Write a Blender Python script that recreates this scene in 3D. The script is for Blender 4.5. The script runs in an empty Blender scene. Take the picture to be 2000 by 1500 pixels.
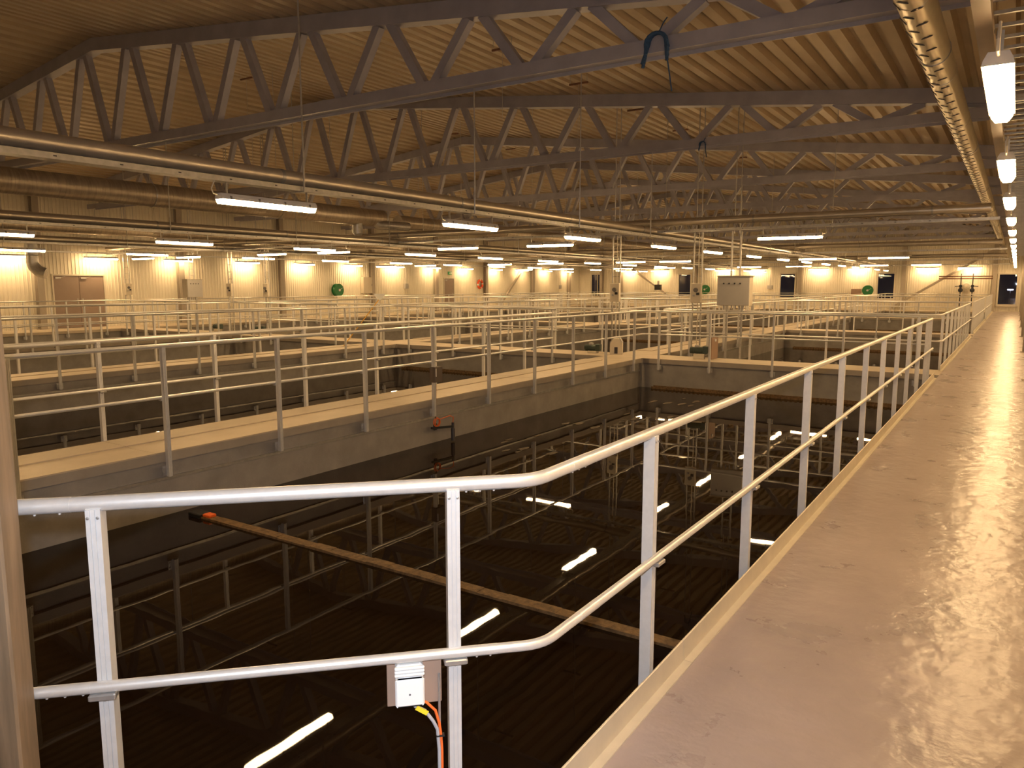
import bpy, math, random
from mathutils import Vector, Matrix
random.seed(4)
D = bpy.data
SC = bpy.context.scene
COL = SC.collection
PI = math.pi

# ------------------------------------------------------------------ camera
cam = D.cameras.new('camera')
cam.sensor_fit = 'HORIZONTAL'
cam.sensor_width = 36.0
cam.lens = 1482.0 / 2000.0 * 36.0
cam.clip_start = 0.05
cam.clip_end = 300
cam_o = D.objects.new('camera', cam)
COL.objects.link(cam_o)
cam_o.location = (0, 0, 1.71)
cam_o.rotation_euler = (math.radians(90 - 7.48), 0, math.radians(33.42))
SC.camera = cam_o

# ------------------------------------------------------------------ world: night outside the windows
w = D.worlds.new('night')
SC.world = w
w.use_nodes = True
bg = w.node_tree.nodes['Background']
bg.inputs[0].default_value = (0.010, 0.012, 0.022, 1)
bg.inputs[1].default_value = 0.35

# the camera's own flash, a small cool lamp beside the lens
fl = D.lights.new('camera_flash', 'SPOT')
fl.energy = 120
fl.color = (0.78, 0.86, 1.0)
fl.shadow_soft_size = 0.02
fl.spot_size = math.radians(95)
fl.spot_blend = 0.7
fo = D.objects.new('camera_flash', fl)
COL.objects.link(fo)
fo.location = (-0.03, -0.02, 1.79)
fo.rotation_euler = (math.radians(90 - 8), 0, math.radians(36))

SC.cycles.max_bounces = 8
SC.view_settings.view_transform = 'Standard'
SC.view_settings.look = 'None'
SC.view_settings.gamma = 1
SC.view_settings.use_curve_mapping = False
SC.view_settings.exposure = 1.45
LAMP_STRENGTH = 29.0
LAMP_COLOUR = (1.0, 0.65, 0.305, 1)

# ------------------------------------------------------------------ materials
MATS = {}
def material(name, col, rough=0.5, metal=0.0, var=0.0, vscale=6.0, bump=0.0, bscale=40.0, col2=None,
             stretch=(1, 1, 1), spec=0.5, ior=1.45, emit=None, estr=0.0, trans=0.0, coat=0.0, rvar=0.0):
    m = D.materials.new(name)
    m.use_nodes = True
    nt = m.node_tree
    b = nt.nodes['Principled BSDF']
    b.inputs['Base Color'].default_value = (*col, 1)
    b.inputs['Roughness'].default_value = rough
    b.inputs['Metallic'].default_value = metal
    b.inputs['IOR'].default_value = ior
    b.inputs['Specular IOR Level'].default_value = spec
    b.inputs['Transmission Weight'].default_value = trans
    b.inputs['Coat Weight'].default_value = coat
    if emit:
        b.inputs['Emission Color'].default_value = emit
        b.inputs['Emission Strength'].default_value = estr
    if var or bump or col2 or rvar:
        tc = nt.nodes.new('ShaderNodeTexCoord')
        mp = nt.nodes.new('ShaderNodeMapping')
        mp.inputs['Scale'].default_value = stretch
        nt.links.new(tc.outputs['Object'], mp.inputs['Vector'])
    if var or col2 or rvar:
        n = nt.nodes.new('ShaderNodeTexNoise')
        n.inputs['Scale'].default_value = vscale
        n.inputs['Detail'].default_value = 6
        n.inputs['Roughness'].default_value = 0.6
        nt.links.new(mp.outputs[0], n.inputs['Vector'])
        r = nt.nodes.new('ShaderNodeValToRGB')
        r.color_ramp.elements[0].position = 0.3
        r.color_ramp.elements[1].position = 0.7
        c2 = col2 or tuple(min(1, c * (1 + var)) for c in col)
        c1 = tuple(c * (1 - var) for c in col)
        r.color_ramp.elements[0].color = (*c1, 1)
        r.color_ramp.elements[1].color = (*c2, 1)
        nt.links.new(n.outputs['Fac'], r.inputs['Fac'])
        if var or col2:
            nt.links.new(r.outputs['Color'], b.inputs['Base Color'])
        if rvar:
            mr = nt.nodes.new('ShaderNodeMapRange')
            mr.inputs['To Min'].default_value = max(0.02, rough - rvar)
            mr.inputs['To Max'].default_value = rough + rvar
            nt.links.new(n.outputs['Fac'], mr.inputs['Value'])
            nt.links.new(mr.outputs[0], b.inputs['Roughness'])
    if bump:
        n2 = nt.nodes.new('ShaderNodeTexNoise')
        n2.inputs['Scale'].default_value = bscale
        n2.inputs['Detail'].default_value = 4
        nt.links.new(mp.outputs[0], n2.inputs['Vector'])
        bp = nt.nodes.new('ShaderNodeBump')
        bp.inputs['Strength'].default_value = bump
        bp.inputs['Distance'].default_value = 0.02
        nt.links.new(n2.outputs['Fac'], bp.inputs['Height'])
        nt.links.new(bp.outputs[0], b.inputs['Normal'])
    MATS[name] = m
    return m

material('aluminium', (0.74, 0.73, 0.71), 0.34, 0.5, var=0.05, vscale=30, bump=0.02, bscale=120)
material('post_aluminium', (0.66, 0.65, 0.64), 0.45, 0.3, var=0.05, vscale=30)
material('concrete', (0.30, 0.275, 0.25), 0.75, var=0.16, vscale=3, bump=0.15, bscale=60)
material('slab_concrete', (0.46, 0.385, 0.29), 0.55, var=0.10, vscale=2.2, bump=0.08, bscale=70)
material('slab_plate', (0.48, 0.40, 0.30), 0.5, var=0.09, vscale=2.0, bump=0.06, bscale=70)
material('lip_concrete', (0.36, 0.315, 0.265), 0.6, var=0.10, vscale=3)
material('floor_epoxy', (0.35, 0.29, 0.275), 0.29, var=0.10, vscale=1.9, bump=0.5, bscale=8, rvar=0.08)
material('kerb_steel', (0.60, 0.54, 0.43), 0.45, 0.25, var=0.06, vscale=8)
material('truss_paint', (0.37, 0.36, 0.42), 0.40, 0.15, var=0.10, vscale=3)
material('deck_steel', (0.43, 0.335, 0.22), 0.42, 0.15, var=0.10, vscale=1.2)
material('wall_panel', (0.74, 0.69, 0.58), 0.5, var=0.03, vscale=2)
material('column_paint', (0.40, 0.35, 0.29), 0.5, var=0.06, vscale=4)
material('door_paint', (0.27, 0.20, 0.165), 0.5, var=0.04, vscale=4)
material('frame_white', (0.62, 0.57, 0.48), 0.5)
material('galvanised', (0.46, 0.45, 0.44), 0.36, 0.7, var=0.16, vscale=14)
material('tray_brown', (0.20, 0.15, 0.11), 0.5, 0.2, var=0.1, vscale=6)
material('box_brown', (0.13, 0.10, 0.08), 0.5)
material('pipe_steel', (0.62, 0.57, 0.50), 0.33, 0.75, var=0.08, vscale=5)
material('spiral_duct', (0.42, 0.36, 0.29), 0.40, 0.65, var=0.22, vscale=2.5, stretch=(1, 9, 1))
material('air_duct', (0.66, 0.58, 0.44), 0.30, 0.75, var=0.06, vscale=6)
material('slot_dark', (0.05, 0.045, 0.05), 0.7)
material('lamp_housing', (0.60, 0.58, 0.58), 0.45, var=0.03)
material('clip_dark', (0.14, 0.13, 0.13), 0.5)
material('lamp_glow', (0.9, 0.85, 0.75), 0.4, emit=LAMP_COLOUR, estr=LAMP_STRENGTH)
material('cable_grey', (0.42, 0.42, 0.45), 0.5)
material('cable_pale', (0.6, 0.54, 0.44), 0.5)
material('cable_orange', (0.85, 0.16, 0.03), 0.45)
material('tag_yellow', (0.85, 0.66, 0.03), 0.5)
material('plastic_white', (0.82, 0.82, 0.80), 0.4)
material('plate_brown', (0.33, 0.22, 0.16), 0.5, var=0.06)
material('timber', (0.22, 0.155, 0.095), 0.55, var=0.28, vscale=10, stretch=(3, 3, 0.25), bump=0.05)
material('rust_beam', (0.16, 0.095, 0.04), 0.7, var=0.5, vscale=22, bump=0.4, bscale=60)
material('scum', (0.075, 0.052, 0.03), 0.7, var=0.5, vscale=9)
material('cabinet_grey', (0.40, 0.385, 0.37), 0.5, var=0.03)
material('cabinet_pale', (0.58, 0.52, 0.42), 0.5, var=0.03)
material('motor_green', (0.055, 0.075, 0.065), 0.35, 0.2)
material('valve_black', (0.03, 0.035, 0.05), 0.45)
material('black_plastic', (0.02, 0.02, 0.022), 0.5)
material('reel_green', (0.012, 0.16, 0.045), 0.4)
material('buoy_orange', (0.72, 0.10, 0.03), 0.5)
material('buoy_white', (0.75, 0.72, 0.65), 0.5)
material('broom_yellow', (0.75, 0.42, 0.04), 0.45)
material('rope_blue', (0.03, 0.075, 0.16), 0.8, var=0.3, vscale=40)
material('hanger_rust', (0.17, 0.075, 0.04), 0.6, var=0.2, vscale=20)
material('sign_green', (0.05, 0.42, 0.16), 0.4)
material('outdoor_glow', (0.8, 0.85, 1.0), 0.4, emit=(0.72, 0.78, 1.0, 1), estr=9.0)
material('dark_sensor', (0.05, 0.045, 0.05), 0.4)

def glass_mat():
    m = D.materials.new('window_glass')
    m.use_nodes = True
    b = m.node_tree.nodes['Principled BSDF']
    b.inputs['Base Color'].default_value = (0.35, 0.36, 0.4, 1)
    b.inputs['Roughness'].default_value = 0.015
    b.inputs['Transmission Weight'].default_value = 1.0
    b.inputs['IOR'].default_value = 1.5
    MATS['window_glass'] = m
glass_mat()

def water_mat():
    m = D.materials.new('water')
    m.use_nodes = True
    nt = m.node_tree
    b = nt.nodes['Principled BSDF']
    b.inputs['Base Color'].default_value = (0.012, 0.0065, 0.003, 1)
    b.inputs['Roughness'].default_value = 0.015
    b.inputs['IOR'].default_value = 1.33
    b.inputs['Specular IOR Level'].default_value = 0.36
    tc = nt.nodes.new('ShaderNodeTexCoord')
    n = nt.nodes.new('ShaderNodeTexNoise')
    n.inputs['Scale'].default_value = 1.5
    n.inputs['Detail'].default_value = 2
    nt.links.new(tc.outputs['Object'], n.inputs['Vector'])
    bp = nt.nodes.new('ShaderNodeBump')
    bp.inputs['Strength'].default_value = 0.035
    bp.inputs['Distance'].default_value = 0.03
    nt.links.new(n.outputs['Fac'], bp.inputs['Height'])
    nt.links.new(bp.outputs[0], b.inputs['Normal'])
    MATS['water'] = m
water_mat()

# ------------------------------------------------------------------ mesh helpers
class MB:
    def __init__(s):
        s.v = []; s.f = []
    def add(s, vs, fs):
        o = len(s.v)
        s.v += [tuple(p) for p in vs]
        s.f += [tuple(i + o for i in f) for f in fs]
        return s
    def box(s, x0, x1, y0, y1, z0, z1):
        vs = [(x0, y0, z0), (x1, y0, z0), (x1, y1, z0), (x0, y1, z0), (x0, y0, z1), (x1, y0, z1), (x1, y1, z1), (x0, y1, z1)]
        return s.add(vs, [(3, 2, 1, 0), (4, 5, 6, 7), (0, 1, 5, 4), (1, 2, 6, 5), (2, 3, 7, 6), (3, 0, 4, 7)])
    def cbox(s, x0, x1, y0, y1, z0, z1, c=0.01):
        # box with chamfered edges along z and top/bottom
        def ring(z, k):
            a, b, cc, d = x0 + k, x1 - k, y0 + k, y1 - k
            return [(a + c, cc, z), (b - c, cc, z), (b, cc + c, z), (b, d - c, z), (b - c, d, z), (a + c, d, z), (a, d - c, z), (a, cc + c, z)]
        r = ring(z0, c) + ring(z0 + c, 0) + ring(z1 - c, 0) + ring(z1, c)
        fs = [tuple(range(7, -1, -1)), tuple(range(24, 32))]
        for k in range(3):
            for i in range(8):
                j = (i + 1) % 8
                fs.append((k * 8 + i, k * 8 + j, k * 8 + 8 + j, k * 8 + 8 + i))
        return s.add(r, fs)
    def tube(s, pts, r, n=8, cap=True, rs=None):
        pts = [Vector(p) for p in pts]
        m = len(pts)
        o = len(s.v)
        up = None
        for i in range(m):
            if i == 0: t = pts[1] - pts[0]
            elif i == m - 1: t = pts[-1] - pts[-2]
            else: t = (pts[i + 1] - pts[i]).normalized() + (pts[i] - pts[i - 1]).normalized()
            t.normalize()
            if up is None:
                up = Vector((0, 0, 1)) if abs(t.z) < 0.9 else Vector((1, 0, 0))
            a = t.cross(up).normalized()
            b = a.cross(t).normalized()
            up = b
            k = 1.0
            if 0 < i < m - 1:
                c = (pts[i + 1] - pts[i]).normalized().dot((pts[i] - pts[i - 1]).normalized())
                k = 1.0 / max(0.5, math.sqrt((1 + c) / 2))
            rr = rs[i] if rs else r
            for q in range(n):
                an = 2 * PI * q / n
                s.v.append(tuple(pts[i] + a * math.cos(an) * rr * (k if abs(a.z) < 0.5 else 1) + b * math.sin(an) * rr))
        for i in range(m - 1):
            for q in range(n):
                j = (q + 1) % n
                s.f.append((o + i * n + q, o + i * n + j, o + (i + 1) * n + j, o + (i + 1) * n + q))
        if cap:
            s.f.append(tuple(o + q for q in range(n - 1, -1, -1)))
            s.f.append(tuple(o + (m - 1) * n + q for q in range(n)))
        return s
    def bar(s, p0, p1, w, h, up=(0, 0, 1)):
        # rectangular bar between two points, w sideways and h along up
        p0, p1 = Vector(p0), Vector(p1)
        t = (p1 - p0).normalized()
        u = Vector(up)
        a = t.cross(u).normalized() * (w / 2)
        b = a.cross(t).normalized() * (h / 2)
        vs = []
        for p in (p0, p1):
            vs += [p - a - b, p + a - b, p + a + b, p - a + b]
        return s.add(vs, [(3, 2, 1, 0), (4, 5, 6, 7), (0, 1, 5, 4), (1, 2, 6, 5), (2, 3, 7, 6), (3, 0, 4, 7)])
    def prism(s, poly, axis, a0, a1):
        # poly of 2-D points extruded along axis 'x','y' or 'z'
        n = len(poly)
        def P(p, a):
            return {'x': (a, p[0], p[1]), 'y': (p[0], a, p[1]), 'z': (p[0], p[1], a)}[axis]
        vs = [P(p, a0) for p in poly] + [P(p, a1) for p in poly]
        fs = [tuple(range(n - 1, -1, -1)), tuple(range(n, 2 * n))]
        for i in range(n):
            j = (i + 1) % n
            fs.append((i, j, n + j, n + i))
        return s.add(vs, fs)
    def lathe(s, prof, n=16, centre=(0, 0, 0), axis='z'):
        o = len(s.v)
        for r, z in prof:
            for q in range(n):
                a = 2 * PI * q / n
                x, y = r * math.cos(a), r * math.sin(a)
                p = {'z': (x, y, z), 'x': (z, x, y), 'y': (x, z, y)}[axis]
                s.v.append((p[0] + centre[0], p[1] + centre[1], p[2] + centre[2]))
        m = len(prof)
        for i in range(m - 1):
            for q in range(n):
                j = (q + 1) % n
                s.f.append((o + i * n + q, o + i * n + j, o + (i + 1) * n + j, o + (i + 1) * n + q))
        s.f.append(tuple(o + q for q in range(n - 1, -1, -1)))
        s.f.append(tuple(o + (m - 1) * n + q for q in range(n)))
        return s
    def torus(s, R, r, centre, axis='x', n=24, k=10, a0=0.0, a1=2 * PI):
        full = abs(a1 - a0 - 2 * PI) < 1e-6
        pts = []
        cnt = n if full else n + 1
        o = len(s.v)
        for i in range(cnt):
            a = a0 + (a1 - a0) * i / n
            for q in range(k):
                b = 2 * PI * q / k
                rad = R + r * math.cos(b)
                u, v, h = rad * math.cos(a), rad * math.sin(a), r * math.sin(b)
                p = {'x': (h, u, v), 'y': (u, h, v), 'z': (u, v, h)}[axis]
                s.v.append((p[0] + centre[0], p[1] + centre[1], p[2] + centre[2]))
        for i in range(n if full else n):
            ii = (i + 1) % cnt
            for q in range(k):
                j = (q + 1) % k
                s.f.append((o + i * k + q, o + ii * k + q, o + ii * k + j, o + i * k + j))
        return s
    def mesh(s, name, smooth=False):
        me = D.meshes.new(name)
        me.from_pydata(s.v, [], s.f)
        me.update()
        import bmesh
        bm = bmesh.new(); bm.from_mesh(me)
        bmesh.ops.recalc_face_normals(bm, faces=bm.faces)
        bm.to_mesh(me); bm.free()
        if smooth:
            me.polygons.foreach_set('use_smooth', [True] * len(me.polygons))
            me.set_sharp_from_angle(angle=math.radians(40))
        return me
    def build(s, name, mat, parent=None, smooth=False):
        me = s.mesh(name, smooth)
        me.materials.append(MATS[mat])
        return link(name, me, parent)

def link(name, me, parent=None, loc=None, rz=None):
    o = D.objects.new(name, me)
    COL.objects.link(o)
    if parent: o.parent = parent
    if loc: o.location = loc
    if rz is not None: o.rotation_euler = (0, 0, rz)
    return o
def empty(name, loc=(0, 0, 0), rz=0.0):
    o = D.objects.new(name, None)
    o.empty_display_size = 0.1
    COL.objects.link(o)
    o.location = loc
    o.rotation_euler = (0, 0, rz)
    return o
def tag(o, label, cat=None, group=None, kind=None):
    if label: o['label'] = label
    if cat: o['category'] = cat
    if group: o['group'] = group
    if kind: o['kind'] = kind
    return o
def M(mb, name, mat, smooth=False):
    me = mb.mesh(name, smooth)
    me.materials.append(MATS[mat])
    return me
def copy_tree(o, parent=None):
    c = o.copy()
    COL.objects.link(c)
    c.parent = parent
    for ch in list(o.children):
        if ch.name in COL.objects: copy_tree(ch, c)
    return c
ORD = ['first', 'second', 'third', 'fourth', 'fifth', 'sixth', 'seventh', 'eighth', 'ninth', 'tenth', 'eleventh', 'twelfth',
       'thirteenth', 'fourteenth', 'fifteenth', 'sixteenth', 'seventeenth', 'eighteenth']

# ------------------------------------------------------------------ layout (metres; x to the right, y along the broad walkway)
XW = 0.52            # right wall
XL = -31.2           # left wall
YE = 57.7            # end wall
YF = -3.0            # wall behind the camera
XK = -1.16           # edge of the broad walkway
WALK = [(-8.2, -7.2), (-15.85, -14.85), (-23.3, -22.3)]    # narrow walkways along y
XLW = -29.2          # edge of the walkway under the left wall
CROSS = [(16.4, 17.4), (29.8, 30.8), (43.4, 44.4)]         # cross walkways
Y0, Y1 = 0.6, 55.6
WATER = -0.68
TX = [(WALK[0][1], XK), (WALK[1][1], WALK[0][0]), (WALK[2][1], WALK[1][0]), (XLW, WALK[2][0])]
TY = [(Y0, CROSS[0][0]), (CROSS[0][1], CROSS[1][0]), (CROSS[1][1], CROSS[2][0]), (CROSS[2][1], Y1)]
TRUSS_Y = [9.7 + 6.8 * k for k in range(7)] + [57.2]
def roof_z(x):       # top of the trusses' top chord
    xa, za, sl = -17.5, 7.12, 0.1145
    return za - sl * abs(x - xa) if x > xa else za - sl * abs(x - xa)

# ------------------------------------------------------------------ structure
def floor():
    c = 3.09        # chamfer line y - x
    poly = [(XW, YF), (XW, YE), (XK + 0.05, YE), (XK + 0.05, c + XK + 0.05), (Y0 - c, Y0), (XL, Y0), (XL, YF)]
    mb = MB()
    n = len(poly)
    mb.prism(poly, 'z', -0.16, 0.0)
    o = mb.build('floor', 'floor_epoxy')
    tag(o, 'glossy beige grey floor of the broad walkway on the right', kind='structure')
    # concrete that carries the floor's edge
    tag(MB().box(XK + 0.02, XW, c + XK, YE, -1.7, -0.16).build('tank_wall', 'concrete'), 'grey concrete tank wall under the broad walkway', kind='structure')
    tag(MB().box(XL, XW, YF, Y0 - 0.02, -1.7, -0.16).build('tank_wall', 'concrete'), 'grey concrete tank wall at the near end of the tanks', kind='structure')
    tag(MB().prism([(XK + 0.02, c + XK), (Y0 - c + 0.03, Y0 - 0.02), (XW, Y0 - 0.02), (XW, c + XK)], 'z', -1.7, -0.16).build('tank_wall', 'concrete'), 'grey concrete tank wall below the angled railing', kind='structure')
    # end and left walkways
    m3 = MB()
    m3.box(XL, XK + 0.05, Y1, YE, -0.1, 0.0)
    tag(m3.build('walkway_slab', 'slab_concrete'), 'pale walkway slab along the far end wall', kind='structure')
    m3 = MB()
    m3.box(XL, XLW, Y0, Y1, -0.1, 0.0)
    tag(m3.build('walkway_slab', 'slab_concrete'), 'pale walkway slab along the left wall', kind='structure')
    m4 = MB()
    m4.box(XL, XK + 0.02, Y1 + 0.05, YE, -1.7, -0.1)
    tag(m4.build('tank_wall', 'concrete'), 'grey concrete tank wall below the far end walkway', kind='structure')
    m4 = MB()
    m4.box(XL, XLW - 0.05, Y0, Y1, -1.7, -0.1)
    tag(m4.build('tank_wall', 'concrete'), 'grey concrete tank wall below the left walkway', kind='structure')
floor()

def walkways():
    for i, (x0, x1) in enumerate(WALK):
        xs = x1 - 0.56
        r = MB().box(x0, x1, Y0, Y1, -0.105, -0.012).build('walkway_slab', 'lip_concrete')
        tag(r, 'narrow concrete walkway running away, %s from the broad floor' % ORD[i], kind='structure')
        ys = [Y0] + [c[0] for c in CROSS] + [Y1]
        # cover plates: a lower one by the near edge, a slightly higher one beyond
        segs = []
        a = Y0
        for c0, c1 in CROSS:
            segs.append((a, c0 - 0.9)); a = c1 + 0.9
        segs.append((a, Y1))
        for k, (a, b) in enumerate(segs):
            L = (b - a) / 4
            for q in range(4):
                MB().box(xs + 0.004, x1 - 0.004, a + q * L + 0.003, a + (q + 1) * L - 0.003, -0.012, 0.0).build('cover_plate', 'slab_plate', r)
                MB().box(x0 + 0.004, xs, a + q * L + 0.003, a + (q + 1) * L - 0.003, -0.012, 0.012).build('cover_plate', 'slab_concrete', r)
        for c0, c1 in CROSS:
            MB().box(x0 + 0.004, x1 - 0.004, c0 - 0.897, c1 + 0.897, -0.012, 0.0).build('cover_plate', 'slab_concrete', r)
        tw = MB().box(x0 + 0.05, x1 - 0.05, Y0, Y1, -1.7, -0.105)
        t = tw.build('tank_wall', 'concrete')
        tag(t, 'grey concrete divider wall below the %s narrow walkway' % ORD[i], kind='structure')
        for xe, sg in ((x1 - 0.05, 1), (x0 + 0.05, -1)):
            for (a, b) in TY:
                MB().box(min(xe, xe + sg * 0.022), max(xe, xe + sg * 0.022), a, b, -0.30, -0.27).build('wall_ledge', 'galvanised', t)
    spans = [(TX[0][0], XK), (TX[1][0], TX[1][1]), (TX[2][0], TX[2][1]), (TX[3][0], TX[3][1])]
    for j, (c0, c1) in enumerate(CROSS):
        for i, (x0, x1) in enumerate(spans):
            xe = XK + 0.05 if i == 0 else x1
            r = MB().box(x0, xe, c0, c1, -0.105, -0.001).build('walkway_slab', 'lip_concrete')
            tag(r, '%s cross walkway slab, spanning the %s tank row from the right' % (ORD[j], ORD[i]), kind='structure')
            MB().box(x0, xe, c0 + 0.004, c1 - 0.004, -0.001, 0.004).build('cover_plate', 'slab_concrete', r)
            t = MB().box(x0 - 0.06, xe, c0 + 0.05, c1 - 0.05, -1.7, -0.105).build('tank_wall', 'concrete')
            tag(t, 'concrete wall under the %s cross walkway, %s tank row from the right' % (ORD[j], ORD[i]), kind='structure')
walkways()

TANK_NAME = {}
for i in range(4):
    for j in range(4):
        TANK_NAME[i, j] = '%s tank in the %s row from the right' % (['nearest', 'second', 'third', 'farthest'][j], ORD[i])

def water():
    for i, (x0, x1) in enumerate(TX):
        for j, (y0, y1) in enumerate(TY):
            m = MB()
            if i == 0 and j == 0:
                vs = [(x0 - 0.05, y0 - 0.02, 0), (-2.48, y0 - 0.02, 0), (x1 + 0.02, 1.93, 0), (x1 + 0.02, y1 + 0.05, 0), (x0 - 0.05, y1 + 0.05, 0)]
            else:
                xa, xb_ = x0 - 0.05, x1 + (0.02 if i == 0 else 0.05)
                ya, yb = y0 - (0.02 if j == 0 else 0.05), y1 + 0.05
                vs = [(xa, ya, 0), (xb_, ya, 0), (xb_, yb, 0), (xa, yb, 0)]
            n = len(vs)
            m.add(vs, [tuple(range(n))])
            o = m.build('water', 'water')
            o.location = (0, 0, WATER)
            tag(o, 'dark still water filling the ' + TANK_NAME[i, j], 'water', kind='stuff')
water()

# ------------------------------------------------------------------ ceiling deck with ribs
def ceiling():
    m = MB()
    pitch = 0.36
    prof = []
    x = XL - 0.2
    while x < XW + 0.3:
        prof += [(x, 0.0), (x + 0.18, 0.0), (x + 0.225, 0.115), (x + 0.315, 0.115)]
        x += pitch
    vs = []
    for px, dz in prof:
        z = roof_z(px) + dz
        vs += [(px, YF, z), (px, YE + 0.1, z)]
    fs = [(2 * k, 2 * k + 1, 2 * k + 3, 2 * k + 2) for k in range(len(prof) - 1)]
    m.add(vs, fs)
    me = D.meshes.new('ceiling'); me.from_pydata(m.v, [], m.f); me.update()
    me.materials.append(MATS['deck_steel'])
    o = link('ceiling', me)
    tag(o, 'ribbed steel roof deck in brown light above the trusses', kind='structure')
    s = o.modifiers.new('thick', 'SOLIDIFY'); s.thickness = 0.004
ceiling()

# ------------------------------------------------------------------ walls of ribbed panel
def ribbed(u0, u1, pitch, depth, holes, z0, ztop):
    """strips of wall as (u, offset) profile; holes: list of (u0,u1,z0,z1)"""
    us = []
    u = u0
    while u < u1 - 1e-6:
        for a, d in ((0, 0), (0.62, 0), (0.72, 1), (0.90, 1), (1.0, 0)):
            us.append((min(u1, u + a * pitch), d * depth))
        u += pitch
    cuts = sorted(set(c for h in holes for c in (h[0], h[1])))
    out = []
    for (ua, da), (ub, db) in zip(us, us[1:]):
        if ub - ua < 1e-6: continue
        seg = [ua] + [c for c in cuts if ua < c < ub] + [ub]
        for s0, s1 in zip(seg, seg[1:]):
            f0 = da + (db - da) * (s0 - ua) / (ub - ua)
            f1 = da + (db - da) * (s1 - ua) / (ub - ua)
            mid = (s0 + s1) / 2
            zs = [(z0, None)]
            spans = [(z0, None)]
            for h in holes:
                if h[0] < mid < h[1]:
                    spans = [(z0, h[2]), (h[3], None)]
            for a, b in spans:
                if b is not None and b <= a: continue
                out.append((s0, f0, s1, f1, a, b))
    return out

def wall_mesh(name, horizontal, pos, sign, u0, u1, pitch, depth, holes, ztop, label, z0=-0.05):
    m = MB()
    for (s0, f0, s1, f1, a, b) in ribbed(u0, u1, pitch, depth, holes, z0, ztop):
        b0 = ztop(s0) if b is None else b
        b1 = ztop(s1) if b is None else b
        if horizontal == 'x':
            q = [(s0, pos + sign * f0, a), (s1, pos + sign * f1, a), (s1, pos + sign * f1, b1), (s0, pos + sign * f0, b0)]
        else:
            q = [(pos + sign * f0, s0, a), (pos + sign * f1, s1, a), (pos + sign * f1, s1, b1), (pos + sign * f0, s0, b0)]
        m.add(q, [(0, 1, 2, 3)])
    me = D.meshes.new(name); me.from_pydata(m.v, [], m.f); me.update()
    me.materials.append(MATS['wall_panel'])
    o = link(name, me)
    tag(o, label, kind='structure')
    return o

WINDOWS = [(-30.0, -28.9, 0.75, 2.55), (-22.3, -21.3, 0.75, 2.5), (-14.5, -13.45, 0.75, 2.48), (-8.0, -6.95, 0.75, 2.46), (-0.98, 0.02, 0.42, 2.36)]
wall_mesh('wall_back', 'x', YE, -1, XL, XW, 0.14, 0.016, WINDOWS, lambda x: roof_z(x) + 0.1, 'cream ribbed panel wall at the far end of the hall')
wall_mesh('wall_left', 'y', XL, 1, YF, YE, 0.14, 0.016, [(14.95, 16.95, -0.06, 2.08), (39.2, 40.25, -0.06, 2.1)], lambda y: roof_z(XL) + 0.1, 'long cream ribbed panel wall on the left')
wall_mesh('wall_right', 'y', XW, -1, YF, YE, 0.3, 0.012, [], lambda y: roof_z(XW) + 0.1, 'ribbed panel wall beside the broad walkway on the right')
wall_mesh('wall_front', 'x', YF, 1, XL, XW, 0.3, 0.022, [], lambda x: roof_z(x) + 0.1, 'ribbed panel wall behind the viewpoint')

def windows():
    for k, (x0, x1, z0, z1) in enumerate(WINDOWS):
        e = empty('window_%d' % (k + 1), ((x0 + x1) / 2, YE, z0))
        tag(e, ['dark narrow window at the left corner of the end wall', 'dark window left of the middle of the end wall',
                'dark window in the middle of the end wall', 'dark window right of the middle of the end wall',
                'tall dark window at the end of the broad walkway'][k], kind='structure')
        cx = (x0 + x1) / 2
        fr = MB()
        a, b, h = x0 - cx, x1 - cx, z1 - z0
        fr.box(a - 0.07, a + 0.03, -0.06, 0.08, -0.07, h + 0.07)
        fr.box(b - 0.03, b + 0.07, -0.06, 0.08, -0.07, h + 0.07)
        fr.box(a + 0.03, b - 0.03, -0.06, 0.08, -0.07, 0.03)
        fr.box(a + 0.03, b - 0.03, -0.06, 0.08, h - 0.03, h + 0.07)
        fr.build('frame', 'frame_white', e)
        MB().box(a + 0.03, b - 0.03, 0.01, 0.03, 0.03, h - 0.03).build('pane', 'window_glass', e)
        MB().cbox(a - 0.1, b + 0.1, -0.12, -0.02, -0.12, -0.08, 0.006).build('sill', 'frame_white', e)
        if k < 4 and k != 2:
            pass
        if k == 0:
            MB().box(-0.03, 0.03, -0.02, 0.05, 0.03, h - 0.03).build('mullion', 'frame_white', e)
windows()

def door(n, y0, y1, h, leaves, label):
    e = empty('door_%d' % n, (XL, (y0 + y1) / 2, 0))
    tag(e, label, kind='structure')
    w = y1 - y0
    f = MB()
    f.box(-0.05, 0.05, -w / 2 - 0.06, -w / 2, 0, h + 0.06)
    f.box(-0.05, 0.05, w / 2, w / 2 + 0.06, 0, h + 0.06)
    f.box(-0.05, 0.05, -w / 2, w / 2, h, h + 0.06)
    f.build('frame', 'frame_white', e)
    lw = w / leaves
    for k in range(leaves):
        a = -w / 2 + k * lw
        l = MB().cbox(-0.03, 0.02, a + 0.006, a + lw - 0.006, 0.01, h - 0.006, 0.004).build('door_leaf', 'door_paint', e)
        yy = a + (lw - 0.1 if k == 0 else 0.1)
        hm = MB()
        hm.cbox(0.02, 0.032, yy - 0.02, yy + 0.02, 0.95, 1.15, 0.003)
        hm.tube([(0.03, yy, 1.05), (0.075, yy, 1.05), (0.08, yy + (-0.12 if k == 0 else 0.12), 1.05)], 0.01, 8)
        hm.build('door_handle', 'galvanised', l)
        cm = MB().cbox(0.02, 0.07, a + 0.06, a + 0.28, h - 0.12, h - 0.06, 0.006)
        cm.bar((0.06, a + 0.2, h - 0.09), (0.06, a + 0.45, h - 0.03), 0.015, 0.01)
        cm.build('door_closer', 'galvanised', l)
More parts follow.
